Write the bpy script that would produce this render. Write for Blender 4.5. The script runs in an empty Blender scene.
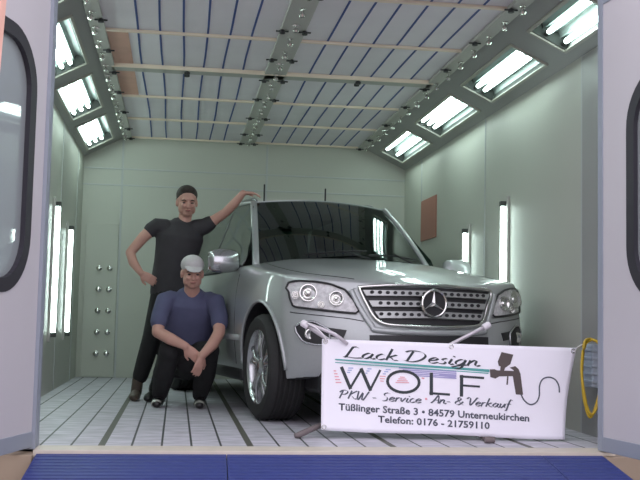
import bpy, bmesh, math, random
from mathutils import Vector, Matrix
from mathutils.bvhtree import BVHTree
from math import sin, cos, pi, radians, sqrt
random.seed(7)
S = bpy.context.scene
C = S.collection
PI = pi

# ---------------------------------------------------------------- camera, world, exposure
cam_d = bpy.data.cameras.new('camera'); cam = bpy.data.objects.new('camera', cam_d); C.objects.link(cam)
S.camera = cam
F_PX, YAW, PITCH, ROLL, CH = 1004.14, 0.13982, 0.0804, 0.0224, 0.696
cam_d.sensor_width = 36.0; cam_d.lens = F_PX * 36.0 / 640.0; cam_d.clip_start = 0.05; cam_d.clip_end = 200
_f = Vector((sin(YAW)*cos(PITCH), cos(YAW)*cos(PITCH), sin(PITCH)))
_r = Vector((cos(YAW), -sin(YAW), 0)); _u = _r.cross(_f)
_r2 = cos(ROLL)*_r + sin(ROLL)*_u; _u2 = -sin(ROLL)*_r + cos(ROLL)*_u
cam.matrix_world = Matrix(((_r2.x, _u2.x, -_f.x, 0), (_r2.y, _u2.y, -_f.y, 0), (_r2.z, _u2.z, -_f.z, CH), (0, 0, 0, 1)))

w = bpy.data.worlds.new('world'); S.world = w; w.use_nodes = True
bg = w.node_tree.nodes['Background']; bg.inputs[0].default_value = (0.93, 0.88, 1.0, 1); bg.inputs[1].default_value = 2.0
S.view_settings.view_transform = 'Standard'; S.view_settings.look = 'None'
S.view_settings.exposure = 0.0; S.view_settings.gamma = 1.0; S.view_settings.use_curve_mapping = False
TUBE = 13.0     # emission of the fluorescent tubes

# ---------------------------------------------------------------- materials
def mat(name, col, rough=0.5, metal=0.0, noise=0.0, scale=8.0, emit=None, es=0, coat=0, bump=0.0, spec=0.5, alpha=None):
    m = bpy.data.materials.new(name); m.use_nodes = True
    nt = m.node_tree; b = nt.nodes['Principled BSDF']
    b.inputs['Base Color'].default_value = (*col, 1); b.inputs['Roughness'].default_value = rough
    b.inputs['Metallic'].default_value = metal
    b.inputs['Specular IOR Level'].default_value = spec
    if coat: b.inputs['Coat Weight'].default_value = coat; b.inputs['Coat Roughness'].default_value = 0.05
    if emit: b.inputs['Emission Color'].default_value = (*emit, 1); b.inputs['Emission Strength'].default_value = es
    if noise or bump:
        tc = nt.nodes.new('ShaderNodeTexCoord'); n = nt.nodes.new('ShaderNodeTexNoise')
        n.inputs['Scale'].default_value = scale; n.inputs['Detail'].default_value = 4
        nt.links.new(tc.outputs['Object'], n.inputs['Vector'])
        if noise:
            mx = nt.nodes.new('ShaderNodeMix'); mx.data_type = 'RGBA'
            mx.inputs[6].default_value = (*[max(0, c*(1-noise)) for c in col], 1)
            mx.inputs[7].default_value = (*[min(1, c*(1+noise)) for c in col], 1)
            nt.links.new(n.outputs['Fac'], mx.inputs[0]); nt.links.new(mx.outputs[2], b.inputs['Base Color'])
        if bump:
            bp = nt.nodes.new('ShaderNodeBump'); bp.inputs['Strength'].default_value = bump; bp.inputs['Distance'].default_value = 0.01
            nt.links.new(n.outputs['Fac'], bp.inputs['Height']); nt.links.new(bp.outputs[0], b.inputs['Normal'])
    return m

def glass(name, tint, gloss=0.12, rough=0.02, dusty=0.0, ior=1.5):
    m = bpy.data.materials.new(name); m.use_nodes = True; nt = m.node_tree; nt.nodes.clear()
    o = nt.nodes.new('ShaderNodeOutputMaterial'); t = nt.nodes.new('ShaderNodeBsdfTransparent'); g = nt.nodes.new('ShaderNodeBsdfGlossy')
    t.inputs[0].default_value = (*tint, 1); g.inputs['Roughness'].default_value = rough
    lw0 = nt.nodes.new('ShaderNodeLayerWeight'); lw0.inputs[0].default_value = 0.5
    lw1 = nt.nodes.new('ShaderNodeMath'); lw1.operation = 'POWER'; lw1.inputs[1].default_value = 4.0; nt.links.new(lw0.outputs['Facing'], lw1.inputs[0])
    lw = nt.nodes.new('ShaderNodeMath'); lw.operation = 'MULTIPLY'; lw.inputs[1].default_value = 0.7 * (ior - 1) / 0.5; nt.links.new(lw1.outputs[0], lw.inputs[0])
    ad = nt.nodes.new('ShaderNodeMath'); ad.operation = 'ADD'; ad.use_clamp = True; ad.inputs[1].default_value = gloss
    mx = nt.nodes.new('ShaderNodeMixShader')
    nt.links.new(lw.outputs[0], ad.inputs[0]); nt.links.new(ad.outputs[0], mx.inputs[0])
    src = t.outputs[0]
    if dusty:
        df = nt.nodes.new('ShaderNodeBsdfDiffuse'); df.inputs[0].default_value = (0.55, 0.60, 0.60, 1); m2 = nt.nodes.new('ShaderNodeMixShader'); m2.inputs[0].default_value = dusty
        nt.links.new(t.outputs[0], m2.inputs[1]); nt.links.new(df.outputs[0], m2.inputs[2]); src = m2.outputs[0]
    nt.links.new(src, mx.inputs[1]); nt.links.new(g.outputs[0], mx.inputs[2]); nt.links.new(mx.outputs[0], o.inputs[0])
    return m

M = {}
M['wall'] = mat('enamelled_wall', (0.47, 0.48, 0.42), 0.5, noise=0.04, scale=1.5)
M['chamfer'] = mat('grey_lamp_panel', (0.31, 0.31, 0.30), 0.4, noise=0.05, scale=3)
M['cream'] = mat('cream_rail', (0.85, 0.74, 0.60), 0.45)
M['greybar'] = mat('grey_bar', (0.48, 0.48, 0.44), 0.45)
M['chrome'] = mat('chrome', (0.75, 0.75, 0.72), 0.15, 1.0)
M['black'] = mat('black_plastic', (0.015, 0.015, 0.017), 0.45)
M['rubber'] = mat('tyre_rubber', (0.018, 0.018, 0.018), 0.75, noise=0.2, scale=30)
M['seal'] = mat('rubber_seal', (0.02, 0.017, 0.025), 0.5)
M['tube'] = mat('lit_tube', (0.9, 0.95, 0.95), 0.3, emit=(0.80, 1.0, 0.95), es=TUBE)
M['reflector'] = mat('lamp_reflector', (0.34, 0.40, 0.38), 0.45, 0.35)
M['socket'] = mat('lamp_socket', (0.05, 0.055, 0.05), 0.5)
M['lampframe'] = mat('lamp_frame', (0.42, 0.42, 0.36), 0.4)
M['facade'] = mat('outer_panel', (0.45, 0.47, 0.46), 0.5, noise=0.05, scale=2)
M['doorpanel'] = mat('door_panel', (0.52, 0.50, 0.52), 0.5, noise=0.03, scale=2)
M['doorframe'] = mat('door_frame', (0.27, 0.30, 0.35), 0.45)
M['blue'] = mat('blue_ramp', (0.03, 0.045, 0.19), 0.5, noise=0.15, scale=14, bump=0.3)
M['ground'] = mat('ground', (0.20, 0.17, 0.14), 0.9, noise=0.25, scale=4, bump=0.3)
M['sill'] = mat('sill', (0.60, 0.54, 0.45), 0.5, noise=0.15, scale=12)
M['ramp_edge'] = mat('ramp_edge', (0.36, 0.28, 0.20), 0.5, noise=0.15, scale=5)
M['paint'] = mat('silver_paint', (0.40, 0.42, 0.42), 0.35, 0.35, coat=0.8, noise=0.04, scale=60)
M['trim_dark'] = mat('dark_trim', (0.02, 0.02, 0.022), 0.5)
M['grille'] = mat('grille_slat', (0.42, 0.43, 0.42), 0.32, 0.5)
M['alloy'] = mat('alloy', (0.50, 0.51, 0.52), 0.22, 0.9)
M['glass'] = glass('car_glass', (0.30, 0.38, 0.36), 0.10)
M['lens'] = glass('lamp_lens', (0.98, 0.98, 0.98), 0.0, ior=1.25)
M['pane'] = glass('door_glass', (0.62, 0.68, 0.70), 0.06, dusty=0.40)
M['lampin'] = mat('lamp_inside', (0.80, 0.78, 0.80), 0.35, 0.05, noise=0.55, scale=38)  # strong noise paints the sparkle of the headlamp into its colour
M['interior'] = mat('car_interior', (0.03, 0.03, 0.032), 0.7)
M['seat'] = mat('car_seat', (0.07, 0.05, 0.045), 0.7)
M['skin'] = mat('skin', (0.52, 0.29, 0.23), 0.55, noise=0.10, scale=12)
M['lips'] = mat('lips', (0.30, 0.11, 0.09), 0.5)
M['hair'] = mat('dark_hair', (0.03, 0.022, 0.017), 0.7, noise=0.4, scale=60)
M['eye'] = mat('eye', (0.03, 0.02, 0.02), 0.3)
M['tee_black'] = mat('black_shirt', (0.040, 0.037, 0.042), 0.85, noise=0.2, scale=10, bump=0.3)
M['tee_navy'] = mat('navy_shirt', (0.085, 0.09, 0.165), 0.85, noise=0.15, scale=10, bump=0.3)
M['trouser'] = mat('black_trousers', (0.012, 0.012, 0.013), 0.85, noise=0.3, scale=10, bump=0.4)
M['boot'] = mat('brown_boot', (0.08, 0.06, 0.045), 0.6, noise=0.2, scale=20)
M['shoe'] = mat('black_shoe', (0.015, 0.014, 0.014), 0.35)
M['toe'] = mat('pale_toe', (0.42, 0.43, 0.38), 0.25)
M['cap'] = mat('pale_cap', (0.52, 0.50, 0.50), 0.8, noise=0.12, scale=40)
M['banner'] = mat('banner_vinyl', (0.93, 0.91, 0.98), 0.55, noise=0.02, scale=3)
M['ink'] = mat('dark_ink', (0.035, 0.045, 0.05), 0.7)
M['ink_grey'] = mat('grey_ink', (0.09, 0.10, 0.13), 0.7)
M['ink_brown'] = mat('brown_ink', (0.10, 0.08, 0.075), 0.7)
M['ink_teal'] = mat('teal_ink', (0.10, 0.38, 0.36), 0.7)
M['ink_violet'] = mat('violet_ink', (0.38, 0.36, 0.60), 0.7)
M['ink_blue'] = mat('blue_ink', (0.40, 0.46, 0.70), 0.7)
M['ink_red'] = mat('red_ink', (0.78, 0.38, 0.42), 0.7)
M['pole'] = mat('stand_pole', (0.62, 0.58, 0.62), 0.3, 0.3)
M['pole_cap'] = mat('stand_cap', (0.80, 0.76, 0.80), 0.4)
M['foot'] = mat('stand_foot', (0.16, 0.13, 0.13), 0.5)
M['yellow'] = mat('yellow_hose', (0.62, 0.42, 0.03), 0.45)
M['boxgrey'] = mat('grey_box', (0.40, 0.46, 0.55), 0.4)
M['red_plaque'] = mat('red_plaque', (0.38, 0.16, 0.12), 0.5)
M['salmon'] = mat('salmon_post', (0.80, 0.45, 0.36), 0.6)
M['string'] = mat('string', (0.7, 0.68, 0.68), 0.7)
M['orange'] = mat('orange_strip', (0.62, 0.36, 0.28), 0.6, noise=0.15, scale=6)

def floor_mat():
    m = mat('grating_floor', (0.5, 0.5, 0.52), 0.55); nt = m.node_tree; b = nt.nodes['Principled BSDF']; N = nt.nodes.new; L = nt.links.new
    tc = N('ShaderNodeTexCoord'); sp = N('ShaderNodeSeparateXYZ'); L(tc.outputs['Object'], sp.inputs[0])
    def mth(op, a, bb=None, c=None):
        n = N('ShaderNodeMath'); n.operation = op
        for i, v in enumerate((a, bb, c)):
            if v is None: continue
            if hasattr(v, 'links') or isinstance(v, bpy.types.NodeSocket): L(v, n.inputs[i])
            else: n.inputs[i].default_value = v
        return n.outputs[0]
    def seam(sock, period, off, half):     # 1 on the line
        q = mth('PINGPONG', mth('ADD', sock, off), period/2)
        return mth('LESS_THAN', q, half)
    thin = seam(sp.outputs[0], 0.161, -0.427 + 1.61*2, 0.006)
    wide = seam(sp.outputs[0], 0.805, -0.427 + 1.61*2, 0.019)
    cross = seam(sp.outputs[1], 0.30, 0.0, 0.006)
    n = N('ShaderNodeTexNoise'); n.inputs['Scale'].default_value = 5; n.inputs['Detail'].default_value = 6
    mp = N('ShaderNodeMapping'); mp.inputs['Scale'].default_value = (1.0, 4.0, 1); L(tc.outputs['Object'], mp.inputs[0]); L(mp.outputs[0], n.inputs[0])
    cr = N('ShaderNodeValToRGB'); cr.color_ramp.elements[0].position = 0.32; cr.color_ramp.elements[1].position = 0.68
    cr.color_ramp.elements[0].color = (0.38, 0.38, 0.41, 1); cr.color_ramp.elements[1].color = (0.66, 0.63, 0.70, 1); L(n.outputs['Fac'], cr.inputs[0])
    def mix(fac, a, colb):
        x = N('ShaderNodeMix'); x.data_type = 'RGBA'; L(fac, x.inputs[0]); L(a, x.inputs[6]); x.inputs[7].default_value = (*colb, 1); return x.outputs[2]
    c = mix(mth('MULTIPLY', cross, 0.35), cr.outputs[0], (0.25, 0.25, 0.26))
    c = mix(thin, c, (0.05, 0.055, 0.055)); c = mix(wide, c, (0.09, 0.09, 0.07))
    L(c, b.inputs['Base Color'])
    bp = N('ShaderNodeBump'); bp.inputs['Strength'].default_value = 0.6; bp.inputs['Distance'].default_value = 0.006
    h = mth('SUBTRACT', 1.0, mth('MAXIMUM', thin, wide)); L(h, bp.inputs['Height']); L(bp.outputs[0], b.inputs['Normal'])
    return m
M['floor'] = floor_mat()
M['filter'] = mat('filter_fleece', (0.80, 0.77, 0.80), 0.85, noise=0.08, scale=2.5)
M['blueseam'] = mat('blue_seam', (0.06, 0.10, 0.29), 0.7)

# ---------------------------------------------------------------- mesh helpers
def obj(name, bm, m=None, parent=None, smooth=False, kind=None, auto=None):
    me = bpy.data.meshes.new(name); bmesh.ops.recalc_face_normals(bm, faces=bm.faces[:]); bm.to_mesh(me); bm.free()
    o = bpy.data.objects.new(name, me); C.objects.link(o)
    if m is not None:
        for x in (m if isinstance(m, (list, tuple)) else [m]): me.materials.append(x if not isinstance(x, str) else M[x])
    if parent is not None: o.parent = parent
    if smooth:
        for p in me.polygons: p.use_smooth = True
        if auto is not None:
            import numpy as np
            bm2 = bmesh.new(); bm2.from_mesh(me)
            for e in bm2.edges:
                if len(e.link_faces) == 2 and e.calc_face_angle(0) > auto: e.smooth = False
            bm2.to_mesh(me); bm2.free()
    if kind: o['kind'] = kind
    return o
def tag(o, label, cat, group=None):
    o['label'] = label; o['category'] = cat
    if group: o['group'] = group
    return o
def thing(name, label, cat, loc=(0, 0, 0), rot=None, group=None):
    o = bpy.data.objects.new(name, None); C.objects.link(o); o.location = loc; o.empty_display_size = 0.1
    if rot: o.rotation_euler = rot
    return tag(o, label, cat, group)
def struct(name, bm, m, parent=None, smooth=False):
    return obj(name, bm, m, parent, smooth, kind='structure' if parent is None else None)
def BM(): return bmesh.new()
def box(bm, x0, x1, y0, y1, z0, z1, bev=0.0, mi=0):
    vs = [bm.verts.new((x, y, z)) for x in (x0, x1) for y in (y0, y1) for z in (z0, z1)]
    idx = [(0, 1, 3, 2), (4, 6, 7, 5), (0, 4, 5, 1), (2, 3, 7, 6), (0, 2, 6, 4), (1, 5, 7, 3)]
    fs = [bm.faces.new([vs[i] for i in f]) for f in idx]
    for f in fs: f.material_index = mi
    if bev:
        es = list({e for f in fs for e in f.edges})
        r = bmesh.ops.bevel(bm, geom=es, offset=bev, segments=2, affect='EDGES', profile=0.5)
        for f in r['faces']: f.material_index = mi
    return bm
def frame_of(d, up=Vector((0, 0, 1))):
    d = d.normalized()
    if abs(d.dot(up)) > 0.97: up = Vector((0, 1, 0))
    a = d.cross(up).normalized(); b = a.cross(d).normalized()
    return a, b
def tube(bm, pts, r, n=10, up=Vector((0, 0, 1)), closed=False, mi=0):
    pts = [Vector(p) for p in pts]; K = len(pts)
    rs = r if isinstance(r, (list, tuple)) else [r]*K
    rings = []
    for i, p in enumerate(pts):
        if closed: d = pts[(i+1) % K] - pts[i-1]
        else: d = pts[min(i+1, K-1)] - pts[max(i-1, 0)]
        a, b = frame_of(d, up)
        rr = rs[i]; ra, rb = rr if isinstance(rr, (tuple, list)) else (rr, rr)
        rings.append([bm.verts.new(p + a*ra*cos(2*PI*k/n) + b*rb*sin(2*PI*k/n)) for k in range(n)])
    fs = []
    for i in range(K if closed else K-1):
        A, B = rings[i], rings[(i+1) % K]
        for k in range(n): fs.append(bm.faces.new((A[k], A[(k+1) % n], B[(k+1) % n], B[k])))
    if not closed:
        fs.append(bm.faces.new(rings[0][::-1])); fs.append(bm.faces.new(rings[-1]))
    for f in fs: f.material_index = mi
    return bm
def spline(pts, n=8):
    pts = [Vector(p) for p in pts]; out = []
    for i in range(len(pts)-1):
        p0 = pts[max(i-1, 0)]; p1 = pts[i]; p2 = pts[i+1]; p3 = pts[min(i+2, len(pts)-1)]
        for k in range(n):
            t = k/n
            out.append(0.5*((2*p1) + (-p0+p2)*t + (2*p0-5*p1+4*p2-p3)*t*t + (-p0+3*p1-3*p2+p3)*t**3))
    out.append(pts[-1]); return out
def lathe(bm, prof, n=24, axis='Z', mtx=None, mi=0):
    """prof = [(r, h)...] closed at ends if r == 0"""
    rings = []
    for r, h in prof:
        if r < 1e-6: vs = [bm.verts.new((0, 0, h))]
        else: vs = [bm.verts.new((r*cos(2*PI*k/n), r*sin(2*PI*k/n), h)) for k in range(n)]
        rings.append(vs)
    allv = [v for q in rings for v in q]
    for A, B in zip(rings[:-1], rings[1:]):
        for k in range(n):
            if len(A) == 1 and len(B) == 1: continue
            if len(A) == 1: f = bm.faces.new((A[0], B[k], B[(k+1) % n]))
            elif len(B) == 1: f = bm.faces.new((A[k], B[0], A[(k+1) % n]))
            else: f = bm.faces.new((A[k], A[(k+1) % n], B[(k+1) % n], B[k]))
            f.material_index = mi
    if axis == 'X': mt = Matrix.Rotation(PI/2, 4, 'Y')
    elif axis == 'Y': mt = Matrix.Rotation(-PI/2, 4, 'X')
    else: mt = Matrix.Identity(4)
    if mtx is not None: mt = mtx @ mt
    for v in allv: v.co = mt @ v.co
    return bm
def prism(bm, poly, z0, z1, fn=None, mi=0):
    """poly = list of (x, y); extruded z0..z1; fn maps Vector -> Vector"""
    fn = fn or (lambda v: v)
    a = [bm.verts.new(fn(Vector((x, y, z0)))) for x, y in poly]; b = [bm.verts.new(fn(Vector((x, y, z1)))) for x, y in poly]
    n = len(poly)
    fs = [bm.faces.new(a[::-1]), bm.faces.new(b)] + [bm.faces.new((a[i], a[(i+1) % n], b[(i+1) % n], b[i])) for i in range(n)]
    for f in fs: f.material_index = mi
    return bm
def rrect(x0, x1, y0, y1, r, n=8):
    out = []
    for cx, cy, a0 in ((x1-r, y1-r, 0), (x0+r, y1-r, 90), (x0+r, y0+r, 180), (x1-r, y0+r, 270)):
        for k in range(n+1):
            a = radians(a0 + 90*k/n); out.append((cx + r*cos(a), cy + r*sin(a)))
    return out
def evaluate(o, name=None):
    """bake modifiers into the mesh"""
    dg = bpy.context.evaluated_depsgraph_get(); dg.update()
    me = bpy.data.meshes.new_from_object(o.evaluated_get(dg)); o.modifiers.clear(); old = o.data; o.data = me; return o

# ---------------------------------------------------------------- the setting
XL, XR, YF, YB, H = -1.115, 2.672, 5.55, 11.75, 2.777
OX0, OX1 = -0.715, 2.445
T = 0.08
bm = BM(); box(bm, XL-T, XR+T, YF-0.1, YB+T, -0.08, 0); struct('floor', bm, 'floor')
bm = BM(); box(bm, XL-T, XR+T, YB, YB+T, 0, H); wb = struct('wall_back', bm, 'wall')
bm = BM(); box(bm, XL-T, XL, YF, YB, 0, H); wl = struct('wall_left', bm, 'wall')
bm = BM(); box(bm, XR, XR+T, YF, YB, 0, H); wr = struct('wall_right', bm, 'wall')
# panel seams (cover strips) on the walls
bm = BM()
for y in (6.39, 8.55, 10.9): box(bm, XR-0.006, XR, y-0.012, y+0.012, 0.0, 2.53, 0.002)
struct('panel_seam', bm, 'facade', wr)
bm = BM()
for y in (6.39, 7.9, 9.65, 11.1): box(bm, XL, XL+0.006, y-0.012, y+0.012, 0.0, 2.53, 0.002)
struct('panel_seam', bm, 'facade', wl)
bm = BM()
for x in (-0.675, 1.0): box(bm, x-0.012, x+0.012, YB-0.006, YB, 0.0, H-0.02, 0.002)
for z in (2.21, 2.40): box(bm, XL, XR, YB-0.008, YB, z-0.008, z+0.008, 0.002)
struct('panel_seam', bm, 'facade', wb)
b = BM(); box(b, XR-0.010, XR-0.0005, YF+0.001, 6.37, 0.0, 2.52, 0.003); struct('dark_front_strip', b, 'chamfer', wr)  # thin darker grey sheet over the front stretch of the right wall
# front wall with the door opening
bm = BM()
box(bm, -4.2, OX0, YF-0.10, YF-0.001, -0.25, 3.1); box(bm, OX1, 6.0, YF-0.10, YF-0.001, -0.25, 3.1)
box(bm, OX0, OX1, YF-0.10, YF-0.001, 2.66, 3.1)
fw = struct('wall_front', bm, 'facade')
bm = BM()
for a, b in ((OX0-0.05, OX0+0.012), (OX1-0.012, OX1+0.05)): box(bm, a, b, YF-0.13, YF+0.02, 0.0, 2.68, 0.004)
box(bm, OX0-0.05, OX1+0.05, YF-0.13, YF+0.02, 2.65, 2.70, 0.004)
struct('trim_1', bm, 'doorframe')
bm = BM(); box(bm, OX0+0.012, OX1-0.012, YF-0.20, YF+0.0, -0.03, 0.006, 0.004); struct('trim_2', bm, 'sill')
bm = BM(); box(bm, -12, 14, -8, YF, -0.33, -0.25); struct('floor_outside', bm, 'ground')
# plinth flanks left and right of the ramp
bm = BM(); box(bm, -4.2, -0.70, 5.30, YF-0.10, -0.25, -0.012, 0.006); box(bm, 2.36, 6.0, 5.30, YF-0.10, -0.25, -0.012, 0.006); struct('trim_3', bm, 'ramp_edge')

# ceiling: filter fleece held by cross rails, blue seams
cl = BM(); box(cl, -0.66, 2.16, YF, YB, H, H+T); cl = struct('ceiling', cl, 'filter')
bm = BM()
def seam(x, y0, y1, wob):
    n = 8
    for k in range(n):
        a, b = y0+(y1-y0)*k/n, y0+(y1-y0)*(k+1)/n
        xa = x + wob*sin(a*1.7+x*9); xb = x + wob*sin(b*1.7+x*9)
        prism(bm, [(xa-0.0075, a), (xa+0.0075, a), (xb+0.0075, b), (xb-0.0075, b)], H-0.003, H+0.001)
for k in range(6): seam(-0.347+0.1665*k, YF, YB, 0.008)
for k in range(6): seam(1.045+0.1745*k, YF, YB, 0.006)
struct('blue_seam', bm, 'blueseam', cl)
for y in (6.22, 7.28, 9.46, 10.55, 11.68):
    bm = BM(); box(bm, -0.6, 2.12, y-0.016, y+0.016, H-0.022, H-0.001, 0.004); struct('cross_rail', bm, 'cream', cl)
for y in (8.36,):
    bm = BM(); box(bm, -0.6, 2.12, y-0.07, y+0.07, H-0.03, H-0.001, 0.004, 0); box(bm, -0.6, 2.12, y-0.09, y-0.07, H-0.035, H-0.001, 0.004, 1)
    for x in (0.02, 1.47):
        for dy in (-0.035, 0.035): lathe(bm, [(0, -0.03), (0.022, -0.028), (0.024, -0.01), (0.012, 0), (0, 0)], 12, mtx=Matrix.Translation((x, y+dy, H-0.03)), mi=2)
    struct('cross_rail', bm, ['greybar', 'cream', 'black'], cl)
bm = BM(); box(bm, -0.575, -0.42, 7.31, 8.26, H-0.006, H-0.001); struct('stained_filter', bm, 'orange', cl)
bm = BM(); box(bm, -0.575, -0.42, 8.46, 9.43, H-0.006, H-0.001); struct('stained_filter', bm, 'orange', cl)

# longitudinal rails with clamp knobs
def rail(x0, x1, label, knobx, sidex):
    t = thing('ceiling_rail', label, 'rail', ((x0+x1)/2, YF, H-0.03), group='long rails under the filter ceiling')
    cx = (x0+x1)/2
    b = BM(); box(b, x0-cx, x1-cx, 0.001, YB-YF-0.01, 0, 0.028, 0.004); obj('rail_plate', b, 'greybar', t)
    k0 = None; y = 5.72
    i = 0
    while y < 11.6:
        if k0 is None:
            b = BM(); lathe(b, [(0, -0.062), (0.016, -0.058), (0.022, -0.045), (0.016, -0.032), (0.007, -0.026), (0.007, -0.008), (0.02, -0.006), (0.02, 0), (0, 0)], 14)
            box(b, -0.03, 0.03, -0.006, 0.006, -0.012, -0.004, 0.002)
            k0 = k = obj('clamp_knob', b, 'chrome', t, smooth=True, auto=0.7)
        else: k = k0.copy(); C.objects.link(k); k.parent = t
        k.location = (knobx-cx, y-YF, 0); k.rotation_euler = (0, 0, random.uniform(0, 3)); y += 0.36; i += 1
    d0 = None
    for y in (6.15, 6.95, 7.75, 8.45, 9.2, 10.1, 11.0, 11.6):
        for sx in sidex:
            if d0 is None:
                b = BM(); lathe(b, [(0, -0.03), (0.02, -0.028), (0.022, -0.008), (0.01, 0), (0, 0)], 12); box(b, -0.045, 0.045, -0.008, 0.008, -0.016, -0.006, 0.003)
                d0 = d = obj('black_knob', b, 'black', t, smooth=True, auto=0.7)
            else: d = d0.copy(); C.objects.link(d); d.parent = t
            d.location = (sx-cx, y-YF, 0)
    return t
rail(0.665, 0.845, 'grey rail with chrome knobs down the middle of the filter ceiling', 0.755, (0.675, 0.835))
rail(-0.68, -0.575, 'grey rail of chrome knobs along the left edge of the ceiling above left lamps', -0.64, (-0.585,))
rail(2.075, 2.18, 'grey rail of chrome knobs along the right edge of the ceiling above right lamps', 2.14, (2.085,))

# chamfer panels with lamps
LAMP_Y = [(5.60, 6.46), (6.80, 8.08), (8.42, 9.74), (10.10, 11.45)]
def chamfer(side):
    if side < 0: P0, P1 = Vector((-0.655, 0, H)), Vector((XL, 0, 2.53)); s0, s1 = 0.13, 0.46
    else: P0, P1 = Vector((2.155, 0, H)), Vector((XR, 0, 2.53)); s0, s1 = 0.17, 0.475
    ex = (P1-P0).normalized(); Ls = (P1-P0).length; ey = Vector((0, 1, 0)); en = Vector((ex.z*side, 0, -ex.x*side)) # inward-down
    if en.z > 0: en = -en
    def W(s, y, d): return P0 + ex*s + ey*y + en*d
    bm = BM()
    def pb(sa, sb, ya, yb, da=-0.02, db=0.0, mi=0):
        n0 = len(bm.verts); box(bm, sa, sb, ya, yb, da, db, mi=mi); bm.verts.ensure_lookup_table()
        for v in bm.verts[n0:]: v.co = W(*v.co)
    pb(0, s0, YF, YB); pb(s1, Ls, YF, YB)
    ys = [YF] + [q for ab in LAMP_Y for q in ab] + [YB]
    for k in range(0, len(ys), 2): pb(s0, s1, ys[k], ys[k+1])
    struct('trim_4' if side < 0 else 'trim_5', bm, 'chamfer')
    names = {-1: ['left lamp bank nearest the door, mostly hidden by the door frame', 'foremost lit three-tube lamp in view of the left lamp row, cut by the door frame', 'middle lit three-tube lamp of the left lamp row, behind the foremost one', 'farthest lit three-tube lamp of the left row, beside the back wall'],
             1: ['nearest lamp of the right row with two widely spaced lit tubes, at the top right', 'second lamp of the right row with two adjacent lit tubes and dark ribs', 'third lamp of the right row with three lit tubes', 'farthest lamp of the right row, small with two lit tubes, near the back wall']}
    lit = {-1: [(0, 1, 2, 3), (0, 1, 2), (0, 1, 2), (0, 1, 2)], 1: [(0, 2), (1, 2), (0, 1, 2), (0, 2)]}
    for i, (ya, yb) in enumerate(LAMP_Y):
        if side < 0 and i == 0: pass
        L = yb-ya; W_ = s1-s0; cs = (s0+s1)/2
        t = thing('ceiling_lamp', names[side][i], 'lamp', (0, 0, 0), group='lamps in the left slope' if side < 0 else 'lamps in the right slope')
        # local axes x across, y along, z up-outward
        mt = Matrix((( ex.x, 0, -en.x, 0), (ex.y, 1, -en.y, 0), (ex.z, 0, -en.z, 0), (0, 0, 0, 1)))
        mt.translation = W(cs, (ya+yb)/2, 0); t.matrix_world = mt
        w2, l2 = W_/2, L/2
        b = BM(); f = 0.018
        for a in ((-w2-0.006, -w2+f, -l2, l2), (w2-f, w2+0.006, -l2, l2), (-w2, w2, -l2-0.006, -l2+f), (-w2, w2, l2-f, l2+0.006)):
            box(b, a[0], a[1], a[2], a[3], -0.014, 0.006, 0.003)
        obj('lamp_frame', b, 'lampframe', t)
        b = BM(); D = 0.085; ribs = 4; pw = (W_-2*f)/ribs
        pts = []
        for k in range(ribs):
            x0 = -w2+f+k*pw
            for q in range(6): pts.append((x0+pw*q/6, 0.05 + 0.035*sin(PI*q/6)))
        pts.append((w2-f, 0.05))
        poly = pts + [(w2-f, D+0.02), (-w2+f, D+0.02)]
        A = [b.verts.new((x, -l2+f, z)) for x, z in poly]; B = [b.verts.new((x, l2-f, z)) for x, z in poly]; n = len(poly)
        for k in range(n): b.faces.new((A[k], A[(k+1) % n], B[(k+1) % n], B[k]))
        obj('reflector', b, 'reflector', t, smooth=True, auto=0.6)
        b = BM()
        for e in (-l2+f, l2-f-0.012): box(b, -w2+f, w2-f, e, e+0.012, 0.0, D+0.02)
        for xx in (-w2+f-0.002, w2-f+0.002-0.004): box(b, xx, xx+0.004, -l2+f, l2-f, 0.0, D+0.02)
        obj('lamp_side', b, 'socket', t)
        off = {0: 0, 1: 1, 2: 2, 3: 3}
        for k in lit[side][i]:
            kk = k + (1 if (side > 0 and i == 0) else 0)
            xx = (-w2+f+(min(kk, 3)+0.5)*pw) * (1 if side < 0 else -1) * (-1 if side > 0 else -1)
            b = BM(); lathe(b, [(0, -l2+0.08), (0.015, -l2+0.082), (0.018, -l2+0.10), (0.018, l2-0.10), (0.015, l2-0.082), (0, l2-0.08)], 12, axis='Y', mtx=Matrix.Translation((xx, 0, 0.03)))
            tb = obj('lit_tube', b, 'tube', t, smooth=True)
            b = BM()
            for e in (-1, 1):
                lathe(b, [(0, 0), (0.018, 0), (0.018, 0.05), (0.012, 0.054), (0, 0.054)], 12, axis='Y', mtx=Matrix.Translation((xx, e*(l2-0.055)-0.027, 0.03)))
            obj('tube_socket', b, 'socket', tb)
chamfer(-1); chamfer(1)

# vertical lamps on the side walls
def wall_lamp(x, y, z0, z1, sgn, label, grp):
    t = thing('wall_lamp', label, 'lamp', (x, y, z0), group=grp)
    if sgn < 0: t.rotation_euler = (0, 0, PI)
    h = z1-z0     # local +x points away from the wall when sgn>0
    b = BM(); box(b, 0.001, 0.022, -0.045, 0.045, -0.07, h+0.07, 0.004); obj('lamp_housing', b, 'greybar', t)
    b = BM(); lathe(b, [(0, 0), (0.016, 0.004), (0.019, 0.03), (0.019, h-0.03), (0.016, h-0.004), (0, h)], 14, mtx=Matrix.Translation((0.045, 0, 0))); obj('lit_tube', b, 'tube', t, smooth=True)
    b = BM()
    for z in (-0.03, h-0.012): box(b, 0.02, 0.07, -0.022, 0.022, z, z+0.042, 0.004)
    obj('lamp_socket', b, 'socket', t)
wall_lamp(XL, 9.12, 0.53, 1.67, 1, 'upright lit tube on the left wall, the taller one nearest the door frame', 'upright lamps on left wall')
wall_lamp(XL, 10.27, 0.52, 1.56, 1, 'upright lit tube on the left wall, nearer the corner of knobs', 'upright lamps on left wall')
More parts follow.
